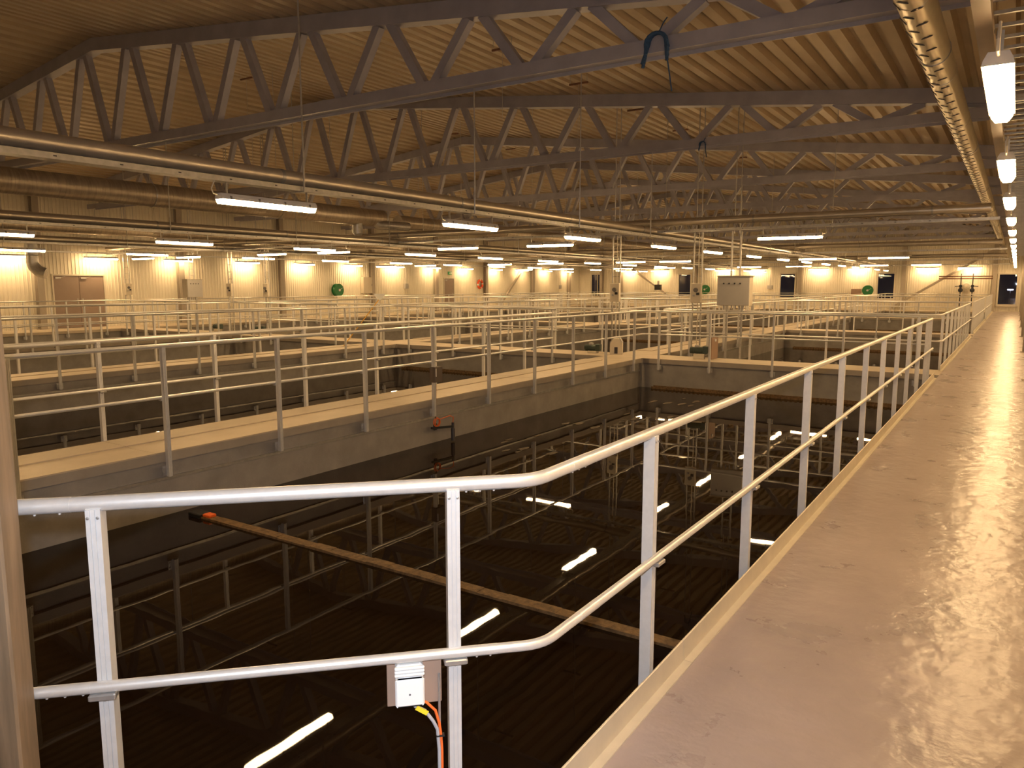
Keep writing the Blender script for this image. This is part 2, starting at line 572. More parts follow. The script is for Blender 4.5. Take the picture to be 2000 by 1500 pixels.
door(1, 14.97, 16.93, 2.05, 2, 'wide brown double door in the left wall')
door(2, 39.22, 40.23, 2.08, 1, 'narrow brown single door under the green exit sign')

# steel columns against the walls
def columns():
    def col(x, y, h, axis, label, name='wall_column', mat='column_paint'):
        m = MB()
        b, t = 0.12, 0.012
        if axis == 'x':    # flanges face x
            m.box(x - b, x - b + t, y - b, y + b, 0, h); m.box(x + b - t, x + b, y - b, y + b, 0, h); m.box(x - b + t, x + b - t, y - 0.005, y + 0.005, 0, h)
        else:
            m.box(x - b, x + b, y - b, y - b + t, 0, h); m.box(x - b, x + b, y + b - t, y + b, 0, h); m.box(x - 0.005, x + 0.005, y - b + t, y + b - t, 0, h)
        m.box(x - 0.16, x + 0.16, y - 0.16, y + 0.16, 0, 0.02)
        o = m.build(name, mat)
        tag(o, label, 'column', kind='structure')
    ys = [14.4, 20.3, 25.9, 32.4, 38.2, 43.7, 49.9, 55.6]
    for k, y in enumerate(ys):
        col(XL + 0.17, y, roof_z(XL) - 0.3, 'x', '%s steel column along the left wall' % ORD[k])
    for k, y in enumerate(TRUSS_Y):
        col(XW - 0.17, y, 4.6, 'x', '%s steel column along the right wall' % ORD[k])
    for k, x in enumerate([-29.0, -27.2, -20.0 - 0.9, -13.1, -6.4, -1.22]):
        col(x, YE - 0.17, roof_z(x) - 0.4, 'y', '%s steel column from the left on the end wall' % ORD[k])
columns()

def braces():
    for k, (p0, p1, lab) in enumerate([
        ((XL + 0.25, 45.2, 0.1), (XL + 0.25, 49.6, 3.9), 'sloping steel brace in front of the left wall past the lifebuoy'),
        ((-27.2, YE - 0.25, 3.6), (-22.9, YE - 0.25, 0.75), 'sloping steel brace at the left of the end wall'),
        ((-7.0, YE - 0.25, 0.15), (-1.3, YE - 0.25, 3.9), 'sloping steel brace at the right of the end wall')]):
        m = MB().bar(p0, p1, 0.14, 0.14)
        for p in (p0, p1):
            m.box(p[0] - 0.13, p[0] + 0.13, p[1] - 0.13, p[1] + 0.13, p[2] - 0.02, p[2] + 0.02)
        tag(m.build('steel_brace', 'column_paint'), lab, 'brace')
braces()

# ------------------------------------------------------------------ roof trusses
def trusses():
    pitch = 1.83
    xt = [-1.55 - pitch * k for k in range(17)]
    xb = [-2.46 - pitch * k for k in range(16)]
    xl, xr = XL + 0.3, XW - 0.06
    zb0, zb1 = 4.66, 4.84
    hc = 0.27
    # bottom chord profile: an H lying on its side, web recessed below
    w, t, g = 0.17, 0.016, 0.05
    prof = [(-w, zb0), (-w + t, zb0), (-w + t, zb0 + g), (w - t, zb0 + g), (w - t, zb0), (w, zb0), (w, zb1), (w - t, zb1), (w - t, zb1 - g), (-w + t, zb1 - g), (-w + t, zb1), (-w, zb1)]
    bm_ = MB().prism(prof, 'x', xl, xr)
    mb = M(bm_, 'bottom_chord', 'truss_paint')
    tp = MB()
    xs = [xr, -17.5, xl]
    secs = []
    for x in xs:
        z = roof_z(x) - 0.005
        secs.append([(x, -0.12, z - hc), (x, 0.12, z - hc), (x, 0.12, z), (x, -0.12, z)])
    vs = [p for s in secs for p in s]
    fs = [(0, 1, 2, 3), (8, 11, 10, 9)]
    for k in range(2):
        for q in range(4):
            r = (q + 1) % 4
            fs.append((k * 4 + q, (k + 1) * 4 + q, (k + 1) * 4 + r, k * 4 + r))
    tp.add(vs, fs)
    mt = M(tp, 'top_chord', 'truss_paint')
    diag = []
    for k, x in enumerate(xb):
        for side in (1, -1):
            xtop = xt[k] if side == 1 else xt[k + 1]
            if xtop < xl: continue
            a = (x + side * 0.10, 0, zb1 - 0.03)
            b = (xtop - side * 0.13, 0, roof_z(xtop) - hc + 0.02)
            diag.append(M(MB().bar(a, b, 0.14, 0.14, up=(0, 1, 0)), 'diagonal', 'truss_paint'))
    end = M(MB().bar((xr - 0.1, 0, zb1 - 0.02), (xr - 0.1, 0, roof_z(xr) - hc + 0.02), 0.12, 0.12, up=(0, 1, 0)), 'end_post', 'truss_paint')
    end2 = M(MB().bar((xr - 0.75, 0, zb1 - 0.02), (xt[0] + 0.13, 0, roof_z(xt[0]) - hc + 0.02), 0.12, 0.12, up=(0, 1, 0)), 'diagonal', 'truss_paint')
    for k, y in enumerate(TRUSS_Y):
        e = empty('roof_truss', (0, y, 0))
        tag(e, '%s grey steel roof truss from the viewpoint, spanning the hall' % ORD[k], 'truss', 'roof trusses')
        link('bottom_chord', mb, e); link('top_chord', mt, e); link('end_post', end, e); link('diagonal', end2, e)
        for d in diag: link('diagonal', d, e)
trusses()

# ------------------------------------------------------------------ guard railings
RAIL_Z, MID_Z, RAIL_R, MID_R = 1.10, 0.575, 0.022, 0.0165
def unit(a, b):
    d = (b[0] - a[0], b[1] - a[1]); l = math.hypot(*d)
    return (d[0] / l, d[1] / l), l
def offset_path(pts, d):
    n = len(pts); out = []
    for i in range(n):
        if i == 0:
            t, _ = unit(pts[0], pts[1]); out.append((pts[0][0] - t[1] * d, pts[0][1] + t[0] * d))
        elif i == n - 1:
            t, _ = unit(pts[-2], pts[-1]); out.append((pts[-1][0] - t[1] * d, pts[-1][1] + t[0] * d))
        else:
            t0, _ = unit(pts[i - 1], pts[i]); t1, _ = unit(pts[i], pts[i + 1])
            n0 = (-t0[1], t0[0]); n1 = (-t1[1], t1[0])
            k = 1 + n0[0] * n1[0] + n0[1] * n1[1]
            out.append((pts[i][0] + d * (n0[0] + n1[0]) / k, pts[i][1] + d * (n0[1] + n1[1]) / k))
    return out
def fillet(pts, r, z, seg=5):
    out = [(*pts[0], z)]
    for i in range(1, len(pts) - 1):
        t0, l0 = unit(pts[i - 1], pts[i]); t1, l1 = unit(pts[i], pts[i + 1])
        c = t0[0] * t1[0] + t0[1] * t1[1]
        ang = math.acos(max(-1, min(1, c)))
        d = r * math.tan(ang / 2)
        A = (pts[i][0] - t0[0] * d, pts[i][1] - t0[1] * d)
        B = (pts[i][0] + t1[0] * d, pts[i][1] + t1[1] * d)
        for k in range(seg + 1):
            u = k / seg
            x = (1 - u) ** 2 * A[0] + 2 * u * (1 - u) * pts[i][0] + u * u * B[0]
            y = (1 - u) ** 2 * A[1] + 2 * u * (1 - u) * pts[i][1] + u * u * B[1]
            out.append((x, y, z))
    out.append((*pts[-1], z))
    return out
# post profile: aluminium extrusion with grooves, x along the rail, y outward to the walkway
def post_profile():
    a, b, g, d = 0.0195, 0.025, 0.003, 0.004
    p = [(-a, -b), (-0.008, -b), (-0.008, -b + d), (-0.005, -b + d), (-0.005, -b), (0.005, -b), (0.005, -b + d), (0.008, -b + d), (0.008, -b), (a, -b), (a, b),
         (0.008, b), (0.008, b - d), (0.005, b - d), (0.005, b), (-0.005, b), (-0.005, b - d), (-0.008, b - d), (-0.008, b), (-a, b)]
    return p
POST = M(MB().prism(post_profile(), 'z', -0.24, RAIL_Z - 0.012), 'post', 'post_aluminium')
_pb = MB().cbox(-0.06, 0.06, 0.025, 0.04, -0.23, -0.125, 0.004)
for sx in (-1, 1):
    for z in (-0.15, -0.205):
        _pb.lathe([(0.009, 0.015), (0.009, 0.03)], 6, (sx * 0.042, 0, z), 'y')
BRACKET = M(_pb, 'bracket', 'galvanised')
_sd = MB().cbox(-0.036, 0.036, 0.022, 0.062, MID_Z - 0.034, MID_Z - 0.016, 0.003)
_sd.lathe([(0.007, 0.030), (0.007, 0.036)], 8, (0, 0, MID_Z - 0.042), 'y')
SADDLE = M(_sd, 'rail_clamp', 'galvanised')
_sc = MB()
for sx in (-1, 1):
    _sc.lathe([(0.0045, 0.0255), (0.0045, 0.0285), (0.002, 0.029)], 8, (sx * 0.013, 0, RAIL_Z - 0.035), 'y')
SCREWS = M(_sc, 'screw_pair', 'galvanised')
_pf = MB().prism([(-0.0195, -0.025), (0.0195, -0.025), (0.0195, 0.025), (-0.0195, 0.025)], 'z', -0.24, RAIL_Z - 0.012)
_pf.box(-0.06, 0.06, 0.025, 0.04, -0.23, -0.125)
POST_FAR = M(_pf, 'post', 'post_aluminium')

def railing(pts, posts, label, detail=2, r=0.14, group='aluminium guard railings round the tanks', capd=True):
    e = empty('guard_railing', (pts[0][0], pts[0][1], 0))
    off = Vector((pts[0][0], pts[0][1], 0))
    tag(e, label, 'railing', group)
    nseg = 14 if detail > 1 else 8
    loc = lambda L: [tuple(Vector(p) - off) for p in L]
    MB().tube(loc(fillet(pts, r, RAIL_Z)), RAIL_R, nseg).build('top_rail', 'aluminium', e, True)
    MB().tube(loc(fillet(offset_path(pts, 0.0415), r, MID_Z)), MID_R, nseg).build('mid_rail', 'aluminium', e, True)
    for (x, y, ang) in posts:
        o = link('post', POST if detail > 1 else POST_FAR, e, (x - off.x, y - off.y, 0), ang)
        if detail > 1:
            link('bracket', BRACKET, o)
            link('rail_clamp', SADDLE, o)
            link('screw_pair', SCREWS, o)
    return e
def posts_along(a, b, dists):
    (tx, ty), l = unit(a, b)
    # post's local +y points to the walkway (left normal of travel)
    ang = math.atan2(ty, tx)
    return [(a[0] + tx * d, a[1] + ty * d, ang) for d in dists]
def even(l, start=0.45, step=1.42, end=0.35):
    n = max(1, round((l - start - end) / step))
    s = (l - start - end) / n
    return [start + s * k for k in range(n + 1)]

IN = 0.06
# near tank: railing on the right with the angled corner in the foreground
xr = XK - IN
bend = (xr, 1.98)
left_end = (-2.36, 1.98 - (xr + 2.36) * -1 * -1)
left_end = (-2.275, bend[1] + (-2.275 - xr))
pts = [(xr, 15.45), bend, left_end]
P = []
for y in (2.9, 4.33, 5.77, 7.08, 8.35, 9.58, 10.85, 12.1, 13.5, 14.72, 15.3):
    P.append((xr, y, -PI / 2))
ca = math.atan2(-1, -1)
for x in (-1.405, -2.118):
    P.append((x, bend[1] + (x - xr), ca))
near_rail = railing(pts, P, 'aluminium railing along the broad floor with an angled corner, nearest in the foreground', 2, r=0.16)
# sleeves and rivets at the joints of the near rail
def sleeve(a, b, name='rail_sleeve', z=RAIL_Z, rr=RAIL_R, n=3, where=1):
    off = Vector((xr, 15.45, 0))
    m = MB()
    pa, pb = Vector((*a, z)) - off, Vector((*b, z)) - off
    m.tube([pa, pb], rr + 0.0006, 14)
    for k in range(n):
        p = pa.lerp(pb, (k + 0.5) / n)
        m.lathe([(0.003, -0.003), (0.004, 0.0), (0.003, 0.004)], 8, (p.x, p.y, p.z - rr - 0.002), 'z')
    m.build(name, 'aluminium', near_rail, True)
s2 = math.sqrt(0.5)
def chp(d, o=0.0):
    # point d metres from the bend along the angled side
    return (bend[0] - d * s2 + o * s2, bend[1] - d * s2 - o * s2)
sleeve(chp(0.11), chp(0.24))
sleeve((xr, bend[1] + 0.22), (xr, bend[1] + 0.36))
sleeve(chp(1.33), chp(1.52))
def mid_off(p, chamfer):
    return (p[0] + 0.0415 * s2, p[1] - 0.0415 * s2) if chamfer else (p[0] + 0.0415, p[1])
sleeve(mid_off(chp(0.13), 1), mid_off(chp(0.26), 1), z=MID_Z, rr=MID_R)
sleeve(mid_off((xr, bend[1] + 0.22), 0), mid_off((xr, bend[1] + 0.36), 0), z=MID_Z, rr=MID_R)
sleeve(mid_off(chp(1.30), 1), mid_off(chp(1.44), 1), z=MID_Z, rr=MID_R)

# near tank: along the first narrow walkway and round to the first cross walkway
xl_, yt_ = TX[0][0] + IN + 0.03, TY[0][1] - IN - 0.02
pts = [(xl_, 0.75), (xl_, yt_), (XK - 0.2, yt_)]
P = [(xl_, 1.56 + 1.422 * k, PI / 2) for k in range(11)]
P += [(x, yt_, 0) for x in (-6.74, -5.55, -4.19, -2.82, -1.5)]
railing(pts, P, 'aluminium railing on the far side of the nearest tank, turning along the first cross walkway', 2)

for i, (x0, x1) in enumerate(TX):
    for j, (y0, y1) in enumerate(TY):
        if i == 0 and j == 0: continue
        a, b, c, d = x0 + IN, x1 - IN, y0 + IN, y1 - IN
        if i == 0:
            gap_y, gap_x = 1.0, 0.15
        else:
            gap_y, gap_x = 2.3, 1.2
        if i == 0 and j == 3: gap_y = 0.4
        pts = [(b, d - gap_y), (b, c), (a, c), (a, d), (b - gap_x, d)]
        if j == 0: pts = [(b, d - gap_y), (b, c + 0.1), (a, c + 0.1), (a, d), (b - gap_x, d)]
        P = []
        segs = list(zip(pts, pts[1:]))
        for q, (s, t) in enumerate(segs):
            l = unit(s, t)[1]
            if j == 0 and q == 1: continue       # out of the picture
            if j == 0 and i == 1 and q == 0:
                ds = [s[1] - y for y in [1.5 + 1.435 * k for k in range(9)]]
            else:
                ds = even(l, 0.12 if q == 0 else 0.5, 1.42, 0.12 if q == 3 else 0.5)
            P += posts_along(s, t, ds)
        railing(pts, P, 'aluminium railing round the ' + TANK_NAME[i, j], 2 if (i, j) in ((0, 1), (1, 0)) else 1)

# railing along the walkway edges by the walls is the outer side of these same tanks

# kerb strips of folded steel along the broad floor
def kerbs():
    segs = [(2.04, 3.17), (3.17, 15.85), (17.25, 29.3), (31.0, 42.9), (44.6, 55.4)]
    prof = [(XK + 0.05, 0.0), (XK + 0.05, 0.005), (XK + 0.012, 0.006), (XK + 0.006, 0.098), (XK + 0.002, 0.1), (XK - 0.003, 0.098), (XK - 0.003, -0.02), (XK, -0.02), (XK, 0.0)]
    names = ['short folded steel kerb strip at the angled corner of the broad floor', 'long folded steel kerb strip beside the nearest tank',
             'folded steel kerb strip beside the second tank', 'folded steel kerb strip beside the third tank', 'folded steel kerb strip beside the farthest tank']
    for (a, b), lab in zip(segs, names):
        e = MB().prism(prof, 'y', a + 0.002, b - 0.002).build('kerb_strip', 'kerb_steel')
        tag(e, lab, 'kerb', 'kerb strips along the broad floor')
    # angled piece
    m = MB()
    c = 3.09
    p0 = Vector((XK + 0.05 - 0.05, 2.0, 0)); 
    a, b = (XK, c + XK - 0.02), (-2.46, c - 2.46 - 0.02)
    m.bar((a[0], a[1], 0.05), (b[0], b[1], 0.05), 0.006, 0.1)
    m.bar((a[0] + 0.02, a[1] - 0.02, 0.003), (b[0] + 0.02, b[1] - 0.02, 0.003), 0.05, 0.006)
    tag(m.build('kerb_strip', 'kerb_steel'), 'folded steel kerb strip under the angled railing', 'kerb', 'kerb strips along the broad floor')
kerbs()

# timber post at the left edge of the view
o = MB().cbox(-0.045, 0.045, -0.045, 0.045, 0, 2.9, 0.006).build('timber_post', 'timber')
o.location = (-2.195, 0.855, 0); o.rotation_euler = (0, 0, math.radians(38))
tag(o, 'brown timber post at the left end of the angled railing', 'post')

# ------------------------------------------------------------------ fluorescent lamps
def lamp_proto():
    L = 0.655
    e = empty('fluorescent_lamp')
    h = MB()
    # housing: shallow trough, z from 0.055 to 0.115 above lens bottom
    hp = [(-0.07, 0.048), (0.07, 0.048), (0.064, 0.075), (0.045, 0.112), (-0.045, 0.112), (-0.064, 0.075)]
    h.prism(hp, 'y', -L - 0.005, L + 0.005)
    ho = h.build('housing', 'lamp_housing', e)
    d = MB()
    def ring(y, k, zt):
        return [(-0.063 * k, y, zt), (0.063 * k, y, zt), (0.056 * k, y, 0.024), (0.036 * k, y, 0.0), (-0.036 * k, y, 0.0), (-0.056 * k, y, 0.024)]
    rs = [ring(-L, 0.92, 0.05), ring(-L + 0.03, 1.0, 0.05), ring(L - 0.03, 1.0, 0.05), ring(L, 0.92, 0.05)]
    vs = [p for r in rs for p in r]
    fs = [(0, 1, 2, 3, 4, 5), (23, 22, 21, 20, 19, 18)]
    for k in range(3):
        for q in range(6):
            r = (q + 1) % 6
            fs.append((k * 6 + q, (k + 1) * 6 + q, (k + 1) * 6 + r, k * 6 + r))
    d.add(vs, fs)
    d.build('diffuser', 'lamp_glow', e)
    c = MB()
    for y in (-0.55, -0.18, 0.18, 0.55):
        for s in (-1, 1):
            c.box(s * 0.064 - 0.004, s * 0.064 + 0.004, y - 0.012, y + 0.012, 0.045, 0.085)
    c.build('clips', 'clip_dark', ho)['kind'] = 'stuff'
    for y in (-0.56, 0.56):
        MB().box(-0.016, 0.016, y - 0.004, y + 0.004, 0.112, 0.235).build('bracket', 'galvanised', e)
    MB().tube([(0, -L, 0.09), (0.0, -L - 0.07, 0.10), (0, -L - 0.09, 0.15), (0, -L - 0.05, 0.235)], 0.007, 6).build('cable', 'cable_pale', e, True)
    return e
PROTO = lamp_proto()
_used = [False]
def lamp(x, y, z, rz, label):
    o = PROTO if not _used[0] else copy_tree(PROTO)
    _used[0] = True
    o.location = (x, y, z); o.rotation_euler = (0, 0, rz)
    tag(o, label, 'lamp', 'fluorescent lamps of the hall')
def lamps():
    k = 0
    rows = [
        (-0.155, 2.72, [1.75] + [5.18 + 3.4 * q for q in range(16)], 'the broad walkway'),
        (-7.2, 2.57, [2.0, 5.87, 9.76, 13.46, 17.6, 21.2, 25.2] + [28.95 + 3.75 * q for q in range(8)], 'the first narrow walkway'),
        (-15.2, 2.57, [2.6, 6.35, 10.1, 13.8, 18.0, 21.7, 25.6] + [29.3 + 3.75 * q for q in range(8)], 'the second narrow walkway'),
        (-22.75, 2.60, [2.6, 6.35, 10.1, 13.8, 18.0, 21.7, 25.6] + [29.3 + 3.75 * q for q in range(8)], 'the third narrow walkway'),
        (-30.8, 2.70, [6.4, 9.9, 13.4, 16.7, 20.1, 23.7] + [27.2 + 3.5 * q for q in range(9)], 'the left wall walkway')]
    for x, z, ys, nm in rows:
        unseen = [y for y in ys if math.atan2(-x, y + 0.66) > math.radians(33.42 + 34.0) or y < 3.0]
        for q, y in enumerate(unseen):
            lamp(x, y, z, 0, '%s fluorescent lamp above %s before the view begins' % (ORD[len(unseen) - 1 - q], nm))
        for q, y in enumerate(y for y in ys if y not in unseen):
            lamp(x, y, z, 0, '%s glowing fluorescent lamp along the row above %s' % (ORD[q], nm))
    crow = [(16.9, 2.66, 'the first cross walkway', [-4.1, -10.0, -12.95, -17.8, -20.7, -25.3, -28.2]),
            (30.3, 2.62, 'the second cross walkway', [-3.9, -6.3, -11.9, -13.9, -17.9, -20.7, -25.3, -28.0]),
            (43.9, 2.66, 'the third cross walkway', [-3.9, -6.3, -10.1, -12.8, -17.9, -20.7, -25.3, -28.0]),
            (57.3, 2.72, 'the far end wall', [-2.6, -5.0, -9.2, -11.8, -16.2, -18.6, -23.8, -26.4])]
    for y, z, nm, xs in crow:
        for q, x in enumerate(xs):
            lamp(x, y, z, PI / 2, '%s lamp from the right in the crosswise row over %s' % (ORD[q], nm))
lamps()

# ------------------------------------------------------------------ cable trays with hanger rods, pipes
def tray(along, c, z, a0, a1, label, width=0.16, hang=True, mat='galvanised'):
    """c: x (along y) or y (along x) of the tray's middle; z: underside"""
    e = empty('cable_tray', (c, a0, z) if along == 'y' else (a0, c, z), 0 if along == 'y' else -PI / 2)
    tag(e, label, 'cable tray')
    L = a1 - a0
    h = width / 2
    runs = [(0, L)]
    if along == 'x' and hang:
        cuts = sorted([-30.8, -22.75, -15.2, -7.2])
        edges = [a0] + [c_ + s_ * 0.13 for c_ in cuts for s_ in (-1, 1)] + [a1]
        runs = [(edges[q] - a0, edges[q + 1] - a0) for q in range(0, len(edges), 2) if edges[q + 1] > edges[q]]
    for r0, r1 in runs:
        MB().prism([(-h, 0.055), (-h, 0), (h, 0), (h, 0.055), (h - 0.004, 0.055), (h - 0.004, 0.004), (-h + 0.004, 0.004), (-h + 0.004, 0.055)], 'y', r0, r1).build('channel', mat, e)
    s = MB()
    y = 0.3
    while y < min(L, 34):
        s.box(h, h + 0.002, y, y + 0.03, 0.022, 0.034); s.box(-h - 0.002, -h, y, y + 0.03, 0.022, 0.034)
        y += 0.6
    sl = s.build('slots', 'slot_dark', e); sl['kind'] = 'stuff'
    if hang:
        if along == 'y':
            stations = []
            for k, ty in enumerate(TRUSS_Y):
                if a0 < ty < a1: stations.append((ty, 4.66))
                my = ty - 3.4
                if a0 < my < a1: stations.append((my, roof_z(c) + 0.02))
            for ty, zt in stations:
                g = MB().tube([(h + 0.03, ty - a0, -0.012), (h + 0.03, ty - a0, zt - z)], 0.011, 6)
                g.box(-h - 0.02, h + 0.05, ty - a0 - 0.02, ty - a0 + 0.02, -0.012, 0.0)
                g.build('hanger_rod', 'galvanised', e)
        else:
            x = a0 + 1.7
            while x < a1 - 0.5:
                zt = roof_z(x) + 0.05
                g = MB().tube([(-h - 0.045, x - a0, -0.012), (-h - 0.045, x - a0, zt - z)], 0.008, 6)
                g.box(-h - 0.06, h + 0.02, x - a0 - 0.02, x - a0 + 0.02, -0.012, 0.0)
                g.build('hanger_rod', 'galvanised', e)
                x += 3.66
    return e
tray('y', -7.2, 2.80, YF + 0.2, 56.6, 'galvanised cable tray with lamps over the first narrow walkway')
tray('y', -15.2, 2.80, YF + 0.2, 56.6, 'galvanised cable tray with lamps over the second narrow walkway')
tray('y', -22.75, 2.83, YF + 0.2, 56.6, 'galvanised cable tray with lamps over the third narrow walkway')
tray('y', -30.8, 2.93, YF + 0.2, 56.4, 'galvanised cable tray with lamps along the left wall')
tray('y', -0.225, 2.95, YF + 0.2, 57.2, 'galvanised tray carrying the lamps over the broad walkway', 0.075, hang=False, mat='tray_brown')
for k, (y, z) in enumerate(((16.9, 2.895), (30.3, 2.855), (43.9, 2.895))):
    tray('x', y, z, XL + 0.6, -0.35, 'galvanised tray carrying lamps over the %s cross walkway' % ORD[k], 0.12)
_t = tray('x', 57.3, 2.955, XL + 0.6, -0.35, 'galvanised tray carrying lamps along the end wall', 0.1, hang=False)
for _k in range(11):
    MB().box(-0.36, 0.05, 1.5 + 2.75 * _k - 0.02, 1.5 + 2.75 * _k + 0.02, -0.03, 0.0).build('wall_arm', 'galvanised', _t)

def pipe(p0, p1, r, label, mat='pipe_steel', n=16, step=3.4):
    e = empty('steam_pipe' if False else 'service_pipe', p0)
    tag(e, label, 'pipe')
    p0, p1 = Vector(p0), Vector(p1)
    d = p1 - p0
    MB().tube([(0, 0, 0), tuple(d)], r, n).build('pipe_run', mat, e, True)
    t = d.normalized()
    L = d.length
    s = step * 0.6
    while s < L:
        c = t * s
        MB().tube([tuple(c - t * 0.02), tuple(c + t * 0.02)], r + 0.006, n).build('pipe_clamp', 'galvanised', e, True)
        s += step
    return e
pipe((-7.2, YF + 0.2, 2.945), (-7.2, 56.5, 2.945), 0.085, 'long pale insulated pipe over the first narrow walkway')
pipe((-15.2, YF + 0.2, 2.945), (-15.2, 56.5, 2.945), 0.085, 'long pale insulated pipe over the second narrow walkway')
pipe((-22.75, YF + 0.2, 2.975), (-22.75, 56.5, 2.975), 0.085, 'long pale insulated pipe over the third narrow walkway')
pipe((XL + 0.5, 16.9, 3.125), (-0.5, 16.9, 3.125), 0.085, 'pale insulated pipe crossing above the first cross walkway')
pipe((XL + 0.5, 30.3, 3.125), (-0.5, 30.3, 3.125), 0.085, 'pale insulated pipe crossing above the second cross walkway')
pipe((XL + 0.5, 43.9, 3.125), (-0.5, 43.9, 3.125), 0.085, 'pale insulated pipe crossing above the third cross walkway')

# ladder tray by the right wall
def ladder_tray():
    e = empty('ladder_tray', (0.02, YF + 0.2, 3.45))
    tag(e, 'galvanised ladder cable tray beside the lamps on the right', 'cable tray')
    L = YE - YF - 0.6
    for x in (-0.29, 0.30):
        MB().box(x - 0.006, x + 0.006, 0, L, 0, 0.06).build('side_rail', 'galvanised', e)
    rung = M(MB().box(-0.284, 0.294, -0.014, 0.014, 0.004, 0.026), 'rung', 'galvanised')
    y = 0.2
    far = MB()
    while y < L:
        if y < 30: link('rung', rung, e, (0, y, 0))
        else: far.box(-0.284, 0.294, y - 0.014, y + 0.014, 0.004, 0.022)
        y += 0.3
    for q in range(17):
        MB().box(-0.3, XW - 0.03, 1.4 + 3.4 * q, 1.44 + 3.4 * q, -0.03, 0.0).build('wall_arm', 'galvanised', e)
    f = far.build('far_rungs', 'galvanised', e); f['kind'] = 'stuff'
    for k, x in enumerate((0.05, 0.1, 0.16)):
        MB().tube([(x, 0, 0.035), (x + 0.01, L * 0.5, 0.034), (x, L, 0.035)], 0.012, 6).build('cable', 'black_plastic' if k else 'cable_pale', e, True)
ladder_tray()

# ------------------------------------------------------------------ air ducts
def nozzle_duct():
    X, Z, R = -0.93, 4.22, 0.158
    e = empty('air_duct', (X, YF + 0.2, Z))
    tag(e, 'long perforated round air duct high above the broad walkway', 'duct')
    L = YE - YF - 0.8
    n = 24
    m = MB().tube([(0, 0, 0), (0, L, 0)], R, n)
    m.build('duct_pipe', 'air_duct', e, True)
    y = 1.5
    while y < L:
        MB().tube([(0, y - 0.012, 0), (0, y + 0.012, 0)], R + 0.005, n).build('seam_band', 'air_duct', e, True)
        y += 3.0
    # slotted nozzles
    def slot(mm, ang, yy):
        c = Vector((math.sin(ang), 0, -math.cos(ang)))
        t = Vector((math.cos(ang), 0, math.sin(ang)))
        P = c * (R - 0.002)
        Q = c * (R + 0.004)
        w = 0.05
        vs = []
        for p in (P, Q):
            for u, v in ((-w, 0), (-0.6 * w, -0.018), (0.6 * w, -0.018), (w, 0), (0.6 * w, 0.018), (-0.6 * w, 0.018)):
                q = p + t * u + Vector((0, yy + v, 0))
                vs.append(q)
        mm.add(vs, [(5, 4, 3, 2, 1, 0), (6, 7, 8, 9, 10, 11)] + [(i, (i + 1) % 6, 6 + (i + 1) % 6, 6 + i) for i in range(6)])
    far = MB()
    angs = [math.radians(a) for a in (14, -18, -50)]
    protos = [None] * 3
    for q, a in enumerate(angs):
        mm = MB(); slot(mm, a, 0); protos[q] = M(mm, 'nozzle_slot', 'slot_dark')
    y = 6.0
    k = 0
    while y < L:
        for q, a in enumerate(angs):
            yy = y + (0.22 if q % 2 else 0)
            if k < 55: link('nozzle_slot', protos[q], e, (0, yy, 0))
            else: slot(far, a, yy)
        y += 0.45; k += 1
    f = far.build('far_nozzle_slots', 'slot_dark', e); f['kind'] = 'stuff'
    for y in TRUSS_Y:
        g = MB().torus(R + 0.004, 0.006, (0, y - YF - 0.2, 0), 'y', 20, 6)
        g.tube([(0, y - YF - 0.2, R), (0, y - YF - 0.2, 4.66 - Z)], 0.006, 6)
        g.build('hanger', 'galvanised', e)
nozzle_duct()

def big_duct():
    X, Z, R = -15.75, 3.62, 0.245
    e = empty('spiral_duct', (X, YF + 0.2, Z))
    tag(e, 'big brown spiral air duct above the second narrow walkway', 'duct')
    off = YF + 0.2
    L = 16.9 - off
    MB().tube([(0, 0, 0), (0, L, 0)], R, 28).build('duct_pipe', 'spiral_duct', e, True)
    # raised spiral seam
    s = MB()
    pts = []
    turns = L / 0.14
    steps = int(turns * 10)
    for k in range(steps + 1):
        a = 2 * PI * k / 10
        pts.append((math.cos(a) * R, L * k / steps, math.sin(a) * R))
    s.tube(pts, 0.006, 4)
    s.build('spiral_seam', 'spiral_duct', e)
    # end cap, two branches
    MB().lathe([(R + 0.01, -0.03), (R + 0.01, 0.02), (0.1, 0.04)], 28, (0, L, 0), 'y').build('end_cap', 'galvanised', e, True)
    b1 = MB().tube([(0, L - 1.0, -0.1), (0, L - 1.0, -0.42), (0.05, L - 1.0, -0.52)], 0.15, 18, rs=[0.15, 0.15, 0.11])
    b1.build('branch', 'galvanised', e, True)
    b2 = MB().tube([(0, L - 0.45, -0.05), (0.12, L - 0.25, -0.2), (0.55, L + 0.35, -0.22), (0.6, L + 0.5, -0.23)], 0.13, 18)
    b2.build('branch', 'galvanised', e, True)
    for y in TRUSS_Y[:1] + [2.9, 6.3, 13.1]:
        g = MB().torus(R + 0.008, 0.01, (0, y - off, 0), 'y', 24, 6)
        g.tube([(0, y - off, R), (0, y - off, (4.66 if y == 9.7 else roof_z(X)) - Z)], 0.008, 6)
        g.build('hanger', 'galvanised', e)
big_duct()
def mid_duct():
    X, Z, R = -15.75, 3.58, 0.2
    e = empty('spiral_duct', (X, 17.6, Z))
    tag(e, 'smaller spiral air duct running on past the duct branches', 'duct')
    MB().tube([(0, 0, 0), (0, 38, 0)], R, 24).build('duct_pipe', 'spiral_duct', e, True)
    y = 1.5
    while y < 37:
        MB().tube([(0, y - 0.02, 0), (0, y + 0.02, 0)], R + 0.008, 24).build('seam_band', 'galvanised', e, True)
        y += 3
    for y in TRUSS_Y[2:7]:
        g = MB().torus(R + 0.008, 0.01, (0, y - 17.6, 0), 'y', 24, 6)
        g.tube([(0, y - 17.6, R), (0, y - 17.6, 4.66 - Z)], 0.008, 6)
        g.build('hanger', 'galvanised', e)
mid_duct()
